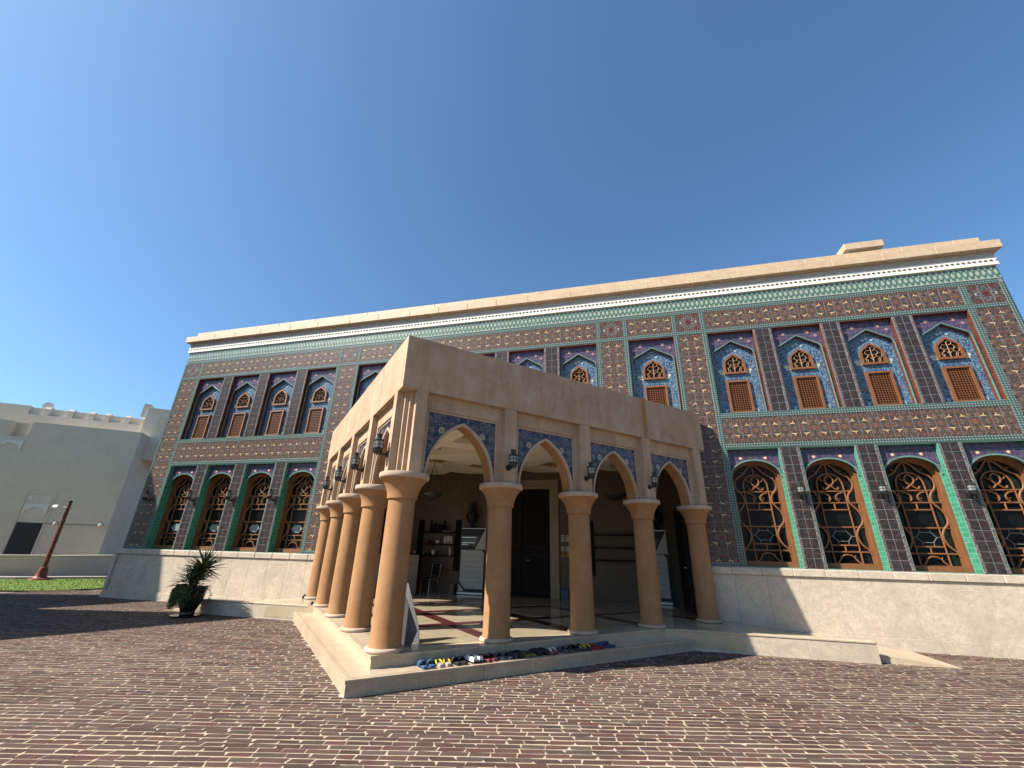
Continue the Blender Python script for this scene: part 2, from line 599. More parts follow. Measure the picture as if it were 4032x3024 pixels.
# brick geometry: rows run at right angles to the camera's heading on the plaza
TH = math.radians(15.5)
E1 = np.array([math.cos(TH), math.sin(TH)]); E2 = np.array([-math.sin(TH), math.cos(TH)])
SQ = math.sqrt(.5)
OX, OY = -3.22, 5.60                    # the corner of the portico floor
def in_block(x, y):
    u = ((x - OX) + (y - OY)) * SQ; v = (-(x - OX) + (y - OY)) * SQ
    st = (u > -.29) & (v > -.29)
    rampR = (x > 0.5) & (x < 4.0) & (y > 9.52)
    rampR2 = (x > 0.5) & (y > 10.99) | ((x >= 4.0) & (y > 9.53 + (x - 4.04) * 1.13) & (x < 5.4))
    rampL = (x < -6.9) & (x > -10.4) & (y > 9.52)
    wall = (y > 10.99) & (x > -15.9)
    return st | rampR | rampR2 | rampL | wall
lens = cd.lens / 36.0
R2 = np.array(_r2); U2 = np.array(_u2); FW = np.array(_fw)
def project(x, y, z):
    v = np.stack([x - CAM[0], y - CAM[1], np.zeros_like(x) + z - CAM[2]], -1)
    dz = v @ FW
    return .5 + lens * (v @ R2) / dz, .375 - lens * (v @ U2) / dz, dz
B = []
j0 = int(-1.0 / .08); j1 = int(22 / .08)
for j in range(-10, j1):
    e2 = j * .091 + .03 * math.sin(j * 1.7) * .1
    t = -24 + rng.uniform(0, .3)
    n = int(44 / .16)
    ln = rng.choice([.165, .195, .215, .235, .265], n, p=[.12, .24, .32, .22, .10]) + rng.normal(0, .008, n)
    st = t + np.concatenate([[0], np.cumsum(ln)[:-1]])
    ce = st + ln / 2
    e2 = e2 + .011 * np.sin(ce * .83 + j * .21) + .005 * np.sin(ce * 2.9 + j * .57) + rng.normal(0, .0018, n)
    x = ce * E1[0] + e2 * E2[0]; y = ce * E1[1] + e2 * E2[1]
    px, py, dz = project(x, y, 0.0)
    ok = (dz > .3) & (px > -.06) & (px < 1.06) & (py < .82) & (np.hypot(x, y) < 23.5) & ~in_block(x, y)
    ok &= ~((x < -15.8) & (y > 12.9 + (x + 16.6) * .35)) & (x > -19.4)
    for i in np.nonzero(ok)[0]:
        B.append((x[i], y[i], ln[i] - .012, .091 - .0165, dz[i], px[i], py[i]))
B = np.array(B)
area = B[:, 2] * B[:, 3] / B[:, 4] ** 3
inside = (B[:, 5] > 0) & (B[:, 5] < 1) & (B[:, 6] < .75)
order = np.argsort(-area * inside)
near, far = order[:300], order[300:]
NB = len(B)
TINT = np.array([(.118, .066, .054), (.132, .076, .060), (.106, .064, .054), (.140, .090, .070), (.118, .080, .064), (.094, .062, .056), (.132, .098, .078), (.130, .064, .052)])
def brick_shape(L, W, n):
    """n bricks: eight-cornered tops with worn, uneven corners; returns (n,16,3)"""
    hx = L / 2; hy = W / 2
    c = rng.uniform(.003, .009, (n, 4))
    sk = rng.normal(0, .009, n)
    jx = rng.normal(0, .0038, (n, 8)); jy = rng.normal(0, .0028, (n, 8))
    X = np.stack([-hx + c[:, 0], hx - c[:, 1], hx, hx, hx - c[:, 2], -hx + c[:, 3], -hx, -hx], 1) + jx
    Y = np.stack([-hy, -hy, -hy + c[:, 1], hy - c[:, 2], hy, hy, hy - c[:, 3], -hy + c[:, 0]], 1) + jy
    X += np.sign(Y) * sk[:, None]
    zt = rng.uniform(.0022, .0030, n)
    tilt = rng.normal(0, .005, (n, 2))
    Z = zt[:, None] + X * tilt[:, :1] * .5 + Y * tilt[:, 1:]
    top = np.stack([X, Y, Z], -1)
    bot = np.stack([X * 1.02, Y * 1.05, np.full_like(X, -.014)], -1)
    return np.concatenate([top, bot], 1)
def brick_mesh(name, V, tint):
    n = len(V)
    me = bpy.data.meshes.new(name)
    me.vertices.add(n * 16); me.vertices.foreach_set('co', V.reshape(-1).astype(np.float32))
    lp = np.array(list(range(8)) + sum([[k + 8, (k + 1) % 8 + 8, (k + 1) % 8, k] for k in range(8)], []))
    loops = (np.arange(n)[:, None] * 16 + lp[None]).reshape(-1)
    tot = np.tile(np.array([8] + [4] * 8), n)
    stt = np.concatenate([[0], np.cumsum(tot)[:-1]])
    me.loops.add(len(loops)); me.loops.foreach_set('vertex_index', loops.astype(np.int32))
    me.polygons.add(len(tot)); me.polygons.foreach_set('loop_start', stt.astype(np.int32)); me.polygons.foreach_set('loop_total', tot.astype(np.int32))
    at = me.attributes.new('tint', 'FLOAT_COLOR', 'FACE')
    cc = np.concatenate([np.repeat(tint, 9, 0), np.ones((n * 9, 1))], 1)
    at.data.foreach_set('color', cc.reshape(-1).astype(np.float32))
    me.polygons.foreach_set('use_smooth', np.zeros(len(tot), dtype=bool)); me.materials.append(MAT['brick']); me.update(calc_edges=True); me.validate()
    return me
def tints(n):
    return TINT[rng.integers(0, len(TINT), n)] * rng.uniform(.52, .92, (n, 1))
V = brick_shape(B[far, 2], B[far, 3], len(far))
Vx = V[..., 0] * E1[0] + V[..., 1] * E2[0] + B[far, 0][:, None]
Vy = V[..., 0] * E1[1] + V[..., 1] * E2[1] + B[far, 1][:, None]
bf = obj('brick_field', brick_mesh('brick_field', np.stack([Vx, Vy, V[..., 2]], -1), tints(len(far))), pavement)
bf['kind'] = 'stuff'
variants = []
for k in range(24):
    variants.append(brick_mesh('brick', brick_shape(np.array([.20]), np.array([.0745]), 1), tints(1)))
for i in near:
    b = obj('brick', variants[rng.integers(0, 24)], pavement, (B[i, 0], B[i, 1], float(rng.normal(0, .0003))), TH, (B[i, 2] / .20, 1, 1))

# lawn, kerb and path by the neighbouring building
a = NT('lawn_grass', .8, .2)
nn_ = a.noise(a.pos(), 3, 5, .7); hi_ = a.noise(a.pos(), 40, 3, .6)
a.color(a.mix(a.rng(hi_, .3, .7), a.ramp(nn_, [(.3, (.13, .20, .03)), (.7, (.20, .29, .045))]), (.10, .16, .03)))
LAWN = [(-40, 1), (-20.4, 10.9), (-19.2, 11.5), (-18.8, 13.0), (-19.5, 20), (-23.6, 16.1), (-25.6, 14.0), (-46, 3)]
gm = MB().add([(p[0], p[1], .012) for p in LAWN], [tuple(range(len(LAWN)))])
def in_poly(x, y, poly):
    c = False
    for i in range(len(poly)):
        (x0, y0), (x1, y1) = poly[i], poly[i - 1]
        if (y0 > y) != (y1 > y) and x < (x1 - x0) * (y - y0) / (y1 - y0) + x0: c = not c
    return c
for k in range(26000):
    x = random.uniform(-30, -18.8); y = random.uniform(6, 18)
    if not in_poly(x, y, LAWN): continue
    h = random.uniform(.028, .05); an = random.uniform(0, 6.28); d = .016
    gm.add([(x - d * math.cos(an), y - d * math.sin(an), -.004), (x + d * math.cos(an), y + d * math.sin(an), -.004),
            (x + random.uniform(-.03, .03), y + random.uniform(-.03, .03), h)], [(0, 1, 2)])
tag(gm.build('lawn_grass', a.mat, recalc=False), 'strip of short green lawn at the left', 'grass', kind='stuff')
MAT['kerb'] = plain('kerb_concrete', (.36, .33, .29), .9, .2)
KB = [(-46, 3.1), (-25.6, 14.05), (-23.6, 16.15), (-19.5, 20.1), (-19.9, 20.6), (-23.9, 16.7), (-25.95, 14.55), (-46.4, 3.7)]
tag(MB().prism(KB, -.03, .09).build('kerb', MAT['kerb']), kind='structure')
MAT['path'] = plain('dark_path_paving', (.075, .07, .068), .9, .2)
PT = [(-46.4, 3.75), (-26.0, 14.6), (-24, 16.75), (-20, 20.7), (-30, 30), (-60, 10)]
me = MB().add([(p[0], p[1], -.004) for p in PT], [tuple(range(len(PT)))]).mesh('path', MAT['path'], recalc=False)
tag(obj('path', me), kind='structure')
# ------------------------------------------------------------------ the mosque
mosque = thing('mosque', 'two-storey mosque with patterned tile facade, arched windows and pale stone coping', 'mosque', (XC, 11.0, 0))
HW = 12.52
NC = [6.36 + 1.56 * k for k in range(4)]
WIN = sorted([c for c in NC] + [-c for c in NC])
NICHE = [(c, .5675) for c in NC] + [(-c, .5675) for c in NC] + [(s * c, .545) for s in (-1, 1) for c in (.76, 2.29)] + [(s * 4.33, .61) for s in (-1, 1)]
ZW0, ZW1, ZN0, ZN1 = 1.42, 4.06, 4.96, 7.26
open_rects = [(c - .5675, c + .5675, ZW0, ZW1) for c in WIN] + [(c - h, c + h, ZN0, ZN1) for c, h in NICHE] + [(-4.8, 4.8, -.5, 4.2)]
xs = sorted(set([-HW, HW] + [r[0] for r in open_rects] + [r[1] for r in open_rects]))
zs = sorted(set([0, 8.42, ZW0, ZW1, ZN0, ZN1, 4.2]))
wm = MB()
def solid(i, k):
    if i < 0 or k < 0 or i >= len(xs) - 1 or k >= len(zs) - 1: return False
    x = (xs[i] + xs[i + 1]) / 2; z = (zs[k] + zs[k + 1]) / 2
    return not any(r[0] < x < r[1] and r[2] < z < r[3] for r in open_rects)
Y0, Y1 = .0035, .5
for i in range(len(xs) - 1):
    for k in range(len(zs) - 1):
        if not solid(i, k): continue
        a0, a1, b0, b1 = xs[i], xs[i + 1], zs[k], zs[k + 1]
        wm.add([(a0, Y0, b0), (a1, Y0, b0), (a1, Y0, b1), (a0, Y0, b1)], [(0, 1, 2, 3)])
        if not solid(i - 1, k): wm.add([(a0, Y0, b0), (a0, Y0, b1), (a0, Y1, b1), (a0, Y1, b0)], [(0, 1, 2, 3)])
        if not solid(i + 1, k): wm.add([(a1, Y0, b0), (a1, Y1, b0), (a1, Y1, b1), (a1, Y0, b1)], [(0, 1, 2, 3)])
        if not solid(i, k - 1): wm.add([(a0, Y0, b0), (a0, Y1, b0), (a1, Y1, b0), (a1, Y0, b0)], [(0, 1, 2, 3)])
        if not solid(i, k + 1): wm.add([(a0, Y0, b1), (a1, Y0, b1), (a1, Y1, b1), (a0, Y1, b1)], [(0, 1, 2, 3)])
wm.box(-HW, -4.9, .505, 16, 0, 8.42); wm.box(4.9, HW, .505, 16, 0, 8.42)
wm.box(-4.9, 4.9, .505, 16, 4.62, 8.42); wm.box(-4.9, 4.9, 3.35, 16, 0, 4.62)
wm.build('wall', MAT['grout'], mosque, recalc=False)
obj('side_wall', MB().box(HW + .002, HW + .03, .02, 16, 0, 8.42).mesh('side_wall', MAT['plum']), mosque)
obj('side_wall', MB().box(-HW - .03, -HW - .002, .02, 16, 0, 8.42).mesh('side_wall', MAT['plum']), mosque)

# plinth: skirting, slabs and cap stones, each its own stone
def stones(name, x0, x1, pitch, y0, y1, z0, z1, c=.004, gap=.003):
    n = max(1, round((x1 - x0) / pitch)); d = (x1 - x0) / n
    key = MB().cbox(-d / 2 + gap / 2, d / 2 - gap / 2, y0, y1, z0, z1, c).mesh(name, MAT['plinth'])
    for k in range(n): obj(name, key, mosque, (x0 + d * (k + .5), 0, 0))
for sg in (-1, 1):
    A, Bq = sorted((sg * 4.86, sg * 12.71))
    stones('skirting_stone', A, Bq, .62, -.050, .012, -.02, .22)
    Ai, Bi = sorted((sg * 4.86, sg * 12.58))
    stones('plinth_slab', Ai, Bi, .62, -.018, .012, .223, 1.257, .002)
    stones('cap_stone', A, Bq, .62, -.056, .012, 1.26, 1.41, .012)
    e0, e1 = sorted((sg * 12.585, sg * 12.71))
    MB().cbox(e0, e1, -.053, .5, .223, 1.257, .006).build('plinth_end_stone', MAT['plinth'], mosque)
    e0, e1 = sorted((sg * 12.56, sg * 12.69))
    MB().box(e0, e1, .06, 15.9, -.02, 1.40).build('plinth_side', MAT['plinth'], mosque)

# green patterned border strips
def strip(x0, x1, z0, z1):
    MB().cbox(x0, x1, -.006, .015, z0, z1, .003).build('border_strip', MAT['border'], mosque)
VS = []
for sg in (-1, 1):
    for a0, a1, b0, b1 in ((5.675, 5.7925, 1.415, 7.268), (11.61, 11.745, 1.415, 7.268), (12.43, 12.515, 1.415, 7.93),
                       (4.94, 5.05, 1.415, 7.268), (3.60, 3.72, 4.21, 7.268), (2.838, 2.95, 4.21, 7.268)):
        x0, x1 = sorted((sg * a0, sg * a1)); strip(x0, x1, b0, b1)
    for a0, a1 in ((5.675, 5.7925), (11.61, 11.745), (4.94, 5.05), (3.60, 3.72), (2.838, 2.95)):
        x0, x1 = sorted((sg * a0, sg * a1)); strip(x0, x1, 7.384, 7.928)
    for a0, a1, z0, z1 in ((5.795, 11.607, 4.064, 4.18), (5.795, 11.607, 4.835, 4.957), (3.723, 4.937, 4.835, 4.957), (5.052, 5.672, 1.415, 1.50), (11.748, 12.427, 1.415, 1.50)):
        x0, x1 = sorted((sg * a0, sg * a1)); strip(x0, x1, z0, z1)
strip(-2.835, 2.835, 4.835, 4.957)
strip(-12.427, 12.427, 7.27, 7.382)
strip(-12.427, 12.427, 7.93, 8.045)
nfr = 62
key = MB().cbox(-HW / nfr + .0015, HW / nfr - .0015, -.010, .015, 8.05, 8.408, .003).mesh('frieze_tile', MAT['interlace'])
for k in range(nfr): obj('frieze_tile', key, mosque, (-HW + 2 * HW / nfr * (k + .5), 0, 0))

# the brown flowered tiles
TM = {}
def tmat(s0, z0, ros=False):
    k = (round(s0, 3), round(z0, 3), ros)
    if k not in TM: TM[k] = brown_tile('flowered_tile_%d' % len(TM), s0, z0, ros)
    return TM[k]
T = []      # (x, z, w, h, material)
def field(x0, x1, z0, z1, mat, nx=None, nz=None):
    nx = nx or max(1, round((x1 - x0) / .21)); nz = nz or max(1, round((z1 - z0) / .21))
    dx = (x1 - x0) / nx; dz = (z1 - z0) / nz
    for i in range(nx):
        for k in range(nz): T.append((x0 + dx * (i + .5), z0 + dz * (k + .5), dx - .0095, dz - .0095, mat))
for sg in (-1, 1):
    def fl(a0, a1, *r, **k):
        x0, x1 = sorted((sg * a0, sg * a1)); field(x0, x1, *r, **k)
    fl(5.795, 11.607, 4.182, 4.833, tmat(sg * 8.7, 4.507), nz=3); fl(5.795, 11.607, 7.384, 7.928, tmat(sg * 8.7, 7.656), nz=3)
    fl(3.723, 4.937, 7.384, 7.928, tmat(sg * 4.33, 7.656), nz=3); fl(3.723, 4.937, 4.21, 4.833, tmat(sg * 4.33, 4.507), nz=3)
    for c, z0 in ((12.088, 1.503), (5.362, 1.503), (3.275, 4.21)):
        hw = .338 if c > 12 else (.31 if c > 5 else .323)
        fl(c - hw, c + hw, z0, 7.267, tmat(sg * c, 4.507), nx=3)
        fl(c - hw, c + hw, 7.384, 7.928, tmat(sg * c, 7.656, True), nx=3, nz=3)
field(-2.835, 2.835, 4.21, 4.833, tmat(0, 4.507), nz=3); field(-2.835, 2.835, 7.384, 7.928, tmat(0, 7.656), nz=3)
# plum tiled pilasters between the openings, with mosaic edges
def pil(x0, x1, z0, z1):
    e = .052
    for p0, p1 in ((x0 + .004, x0 + e), (x1 - e, x1 - .004)):
        MB().cbox(p0, p1, -.004, .015, z0 + .003, z1 - .003, .003).build('mosaic_strip', MAT['mosaic'], mosque)
    field(x0 + e + .003, x1 - e - .003, z0 + .003, z1 - .003, MAT['plum'], nx=2)
for sg in (-1, 1):
    for k in range(3):
        x0, x1 = sorted((sg * (NC[k] + .5675), sg * (NC[k + 1] - .5675)))
        pil(x0, x1, ZW0, ZW1); pil(x0, x1, ZN0, ZN1)
    x0, x1 = sorted((sg * (.76 + .545), sg * (2.29 - .545))); pil(x0, x1, ZN0, ZN1)
pil(-.76 + .545, .76 - .545, ZN0, ZN1)
TA = np.array([t[:4] for t in T])
px, py, dz = project(TA[:, 0] + XC, np.full(len(T), 11.0), TA[:, 1])
vis = (px > 0) & (px < 1) & (py > 0)
sc_ = TA[:, 2] * TA[:, 3] / dz ** 2 * (1 + .0 * px) * vis
# behind the portico nothing shows
sc_ *= ~((TA[:, 0] > -4.9) & (TA[:, 0] < 4.9) & (TA[:, 1] < 6.2))
od = np.argsort(-sc_)
key = {}
for i in od[:300]:
    x, z, ww, hh, mt = T[i]
    kk = (round(ww, 4), round(hh, 4), mt.name)
    if kk not in key: key[kk] = MB().cbox(-ww / 2, ww / 2, -.0, .012, -hh / 2, hh / 2, .0025).mesh('tile', mt)
    obj('tile', key[kk], mosque, (x, random.uniform(-.0010, .0010), z))
rest = {}
for i in od[300:]:
    x, z, ww, hh, mt = T[i]
    m_ = rest.setdefault(mt.name, [MB(), mt])[0]
    dy = random.uniform(-.0010, .0010)
    b0 = len(m_.v)
    m_.cbox(x - ww / 2, x + ww / 2, dy, .012, z - hh / 2, z + hh / 2, .0025)
allv, allf, mats, mi = [], [], [], []
for nm, (m_, mt) in rest.items():
    b0 = len(allv); allv += m_.v; allf += [tuple(q + b0 for q in f) for f in m_.f]
    mi += [len(mats)] * len(m_.f); mats.append(mt)
me = bpy.data.meshes.new('tile_field'); me.from_pydata(allv, [], allf)
for mt in mats: me.materials.append(mt)
me.polygons.foreach_set('material_index', mi)
bm = bmesh.new(); bm.from_mesh(me); bmesh.ops.recalc_face_normals(bm, faces=bm.faces); bm.to_mesh(me); bm.free()
obj('tile_field', me, mosque)['kind'] = 'stuff'

# white cornice with a row of cut diamonds and a wave, then the stone coping
cm = MB()
cm.box(-HW - .03, HW + .03, -.020, .5, 8.412, 8.80)
cm.box(-HW - .05, HW + .05, -.055, -.021, 8.412, 8.487)
cm.box(-HW - .05, HW + .05, -.055, -.021, 8.566, 8.625)
n = int(2 * HW / .1116); d = 2 * (HW + .04) / n
for k in range(n):
    x0 = -HW - .04 + d * k
    cm.prism([(x0, 8.4875), (x0 + d, 8.4875), (x0 + d / 2, 8.527)], -.055, -.021, 'y')
    cm.prism([(x0, 8.5655), (x0 + d, 8.5655), (x0 + d / 2, 8.5265)], -.055, -.021, 'y')
co = cm.build('cornice', MAT['white'], mosque)
bk = MB().box(-HW - .02, HW + .02, -.0225, -.0205, 8.486, 8.567).build('diamond_recess', plain('cornice_recess_shade', (.09, .085, .08), .9, .2), co)  # shade inside the cut diamonds, painted as dark grey behind white render
wv = MB()
pts = []
k = 0
x = -HW
while x < HW:
    pts += [(x, -.036, 8.69), (x + .07, -.036, 8.672), (x + .12, -.036, 8.70), (x + .19, -.036, 8.76), (x + .21, -.036, 8.73), (x + .25, -.036, 8.70)]
    x += .27
for i in range(len(pts) - 1): pass
wv.tube(pts, .013, 4)
wv.box(-HW - .04, HW + .04, -.036, -.021, 8.627, 8.80)
wv.build('wave_moulding', plain('wave_band_shade', (.46, .45, .42), .8, .2, 0, .06, 3), co)  # shadow under the coping put into the colour, greyer than the cornice
def blocks(name, x0, x1, pitch, y0, y1, z0, z1):
    x = x0
    while x < x1 - .01:
        L = min(pitch * random.uniform(.8, 1.25), x1 - x)
        if x1 - x - L < .3: L = x1 - x
        MB().cbox(x + .0015, x + L - .0015, y0, y1, z0, z1, .008).build(name, MAT['coping'], mosque)
        x += L
blocks('coping_stone', -HW - .17, HW + .17, 1.15, -.19, .9, 8.803, 9.035)
blocks('parapet_stone', -HW + .03, HW - .03, 1.25, .03, .5, 9.038, 9.305)
MB().box(-HW, HW, .9, 15.9, 8.421, 8.86).build('roof', plain('roof_screed', (.4, .36, .30), .9, .2), mosque)
# roof structures seen above the parapet
rp = MB()
for k in range(5): rp.box(10.95 + k * .16, 11.05 + k * .16, 2.20, 2.28, 8.861, 10.815)
rp.box(10.93, 11.62, 2.6, 4.2, 8.861, 10.80)
rp.box(10.93, 11.62, 2.20, 2.28, 10.70, 10.816)
rp.build('roof_pavilion', MAT['white'], mosque)
pv = MB()
pv.cbox(10.73, 11.80, 2.0, 4.5, 10.82, 11.06, .01)
pv.build('pavilion_canopy', MAT['coping'], mosque)
MB().cbox(7.87, 9.84, 1.1, 1.6, 8.861, 10.01, .01).build('roof_ledge', MAT['coping'], mosque)

# ---- arches as polylines
def pointed(hw, z0, rise, n=12):
    R = (hw * hw + rise * rise) / (2 * hw)
    a1 = math.acos((R - hw) / R)
    L = [(-(R * math.cos(a1 * k / n) - (R - hw)), z0 + R * math.sin(a1 * k / n)) for k in range(n + 1)]
    return L + [(-x, z) for x, z in L[-2::-1]]
def ellip(hw, z0, rise, n=24):
    return [(-hw * math.cos(math.pi * k / n), z0 + rise * math.sin(math.pi * k / n)) for k in range(n + 1)]
def above(m, arch, xl, xr, ztop, y0, y1):
    """plate between an arch and a straight top edge"""
    pts = [(xl, arch[0][1])] + list(arch) + [(xr, arch[-1][1])]
    for (xa, za), (xb, zb) in zip(pts[:-1], pts[1:]):
        if xb - xa < 1e-6: continue
        m.prism([(xa, za), (xb, zb), (xb, ztop), (xa, ztop)], y0, y1, 'y')

# ---- upper niche (copied)
def make_niche():
    h = .5675
    path = [(-.522, 0), (-.522, 1.60), (-.515, 1.69), (-.49, 1.755), (-.44, 1.80), (-.22, 1.93), (0, 2.065)]
    arch = path[1:] + [(-x, z) for x, z in path[-2:0:-1]]
    full = path + [(-x, z) for x, z in path[-2::-1]]
    inn = [(-.502, 0), (-.502, 1.60), (-.495, 1.68), (-.47, 1.74), (-.425, 1.78), (-.215, 1.905), (0, 2.038)]
    inn = inn + [(-x, z) for x, z in inn[-2::-1]]
    root = MB().box(-.54, .54, .192, .22, 0, 2.1).build('niche', MAT['blue'], mosque)
    j = MB()
    j.box(-h, -h + .010, .004, .22, 0, 2.3); j.box(h - .010, h, .004, .22, 0, 2.3); j.box(-h + .0105, h - .0105, .004, .22, 2.288, 2.3)
    j.build('jamb', MAT['maroon'], root)
    sp = MB(); above(sp, arch, -.556, .556, 2.287, .108, .125)
    sp.box(-.556, -.5225, .108, .125, 0, 1.598); sp.box(.5225, .556, .108, .125, 0, 1.598)
    sp.build('spandrel', MAT['tymp'], root)
    MB().ring(full, inn, .082, .112).build('arch_trim', MAT['teal'], root)
    MB().ring(full, [(x * .999, z) for x, z in inn], .1125, .1905).build('inner_jamb', MAT['maroon'], root)
    MB().box(-.5565, .5565, .004, .185, -.001, .012).build('sill', MAT['teal'], root)
    sh_ = [(-1, .24), (-.965, .33), (-.85, .40), (-.58, .465), (-.28, .525), (0, .585)]
    o = [(-.265, 1.12)] + [(.265 * x, 1.12 + z) for x, z in sh_] + [(-.265 * x, 1.12 + z) for x, z in sh_[-2::-1]] + [(.265, 1.12)]
    i2 = [(-.215, 1.165)] + [(.215 * x, 1.165 + .82 * z) for x, z in sh_] + [(-.215 * x, 1.165 + .82 * z) for x, z in sh_[-2::-1]] + [(.215, 1.165)]
    gf = MB().ring(o, i2, .135, .191, True).build('grille_frame', MAT['wood'], root)
    lo = MB(); lo.prism([p for p in i2], .180, .190, 'y'); lo.build('grille_recess', MAT['hole'], root)
    g = MB()
    def arc(cx, cz, r, a0, a1, n=9): return [(cx + r * math.cos(a0 + (a1 - a0) * k / n), .165, cz + r * math.sin(a0 + (a1 - a0) * k / n)) for k in range(n + 1)]
    for sg in (-1, 1):
        for cx, cz, r, a0, a1 in ((.08, 1.25, .075, -1.6, 3.4), (.15, 1.36, .06, -1.2, 3.9), (.07, 1.44, .065, -2.2, 2.4), (.05, 1.33, .05, .5, 4.6), (.16, 1.23, .05, 1.0, 5.0), (.045, 1.54, .05, -1.6, 2.4)):
            q = arc(cx, cz, r, a0, a1); g.tube([(sg * p[0], p[1], p[2]) for p in q], .0085, 4)
    g.tube([(0, .165, 1.165), (0, .165, 1.60)], .010, 4)
    g.build('grille', plain('pale_carved_teak', (.30, .165, .085), .6, .3, 0, .2, 20) if 'gw' not in MAT else MAT['gw'], root)
    f = MB().ring([(-.27, .035), (-.27, .925), (.27, .925), (.27, .035)], [(-.222, .083), (-.222, .877), (.222, .877), (.222, .083)], .128, .191, True)
    f.build('lattice_frame', MAT['wood'], root)
    lt = MB()
    W, H, z0 = .444, .794, .083
    cells = 8
    dxy = W / cells
    rows = round(H / dxy); dz = H / rows
    for i in range(cells):
        for k in range(rows):
            cx = -W / 2 + dxy * (i + .5); cz = z0 + dz * (k + .5)
            # a turned bead and four spokes leave dark lozenges
            r1 = dxy * .30
            lt.prism([(cx - r1, cz), (cx, cz - r1), (cx + r1, cz), (cx, cz + r1)], .150, .172, 'y')
    for i in range(cells):
        cx = -W / 2 + dxy * (i + .5); lt.box(cx - .0075, cx + .0075, .160, .172, z0, z0 + H)
    for k in range(rows):
        cz = z0 + dz * (k + .5); lt.box(-W / 2, W / 2, .160, .173, cz - .0075, cz + .0075)
    lt.build('lattice', MAT['wood2'], root)
    MB().box(-.222, .222, .176, .190, .083, .877).build('lattice_recess', plain('dark_lattice_back', (.055, .022, .010), .9, .1), root)
    return root
n0 = make_niche()
for k, (c, hw) in enumerate(NICHE):
    nn = n0 if k == 0 else copy_tree(n0, mosque)
    nn.location = (c, 0, ZN0)
    nn.scale = (hw / .5675, 1, 1)

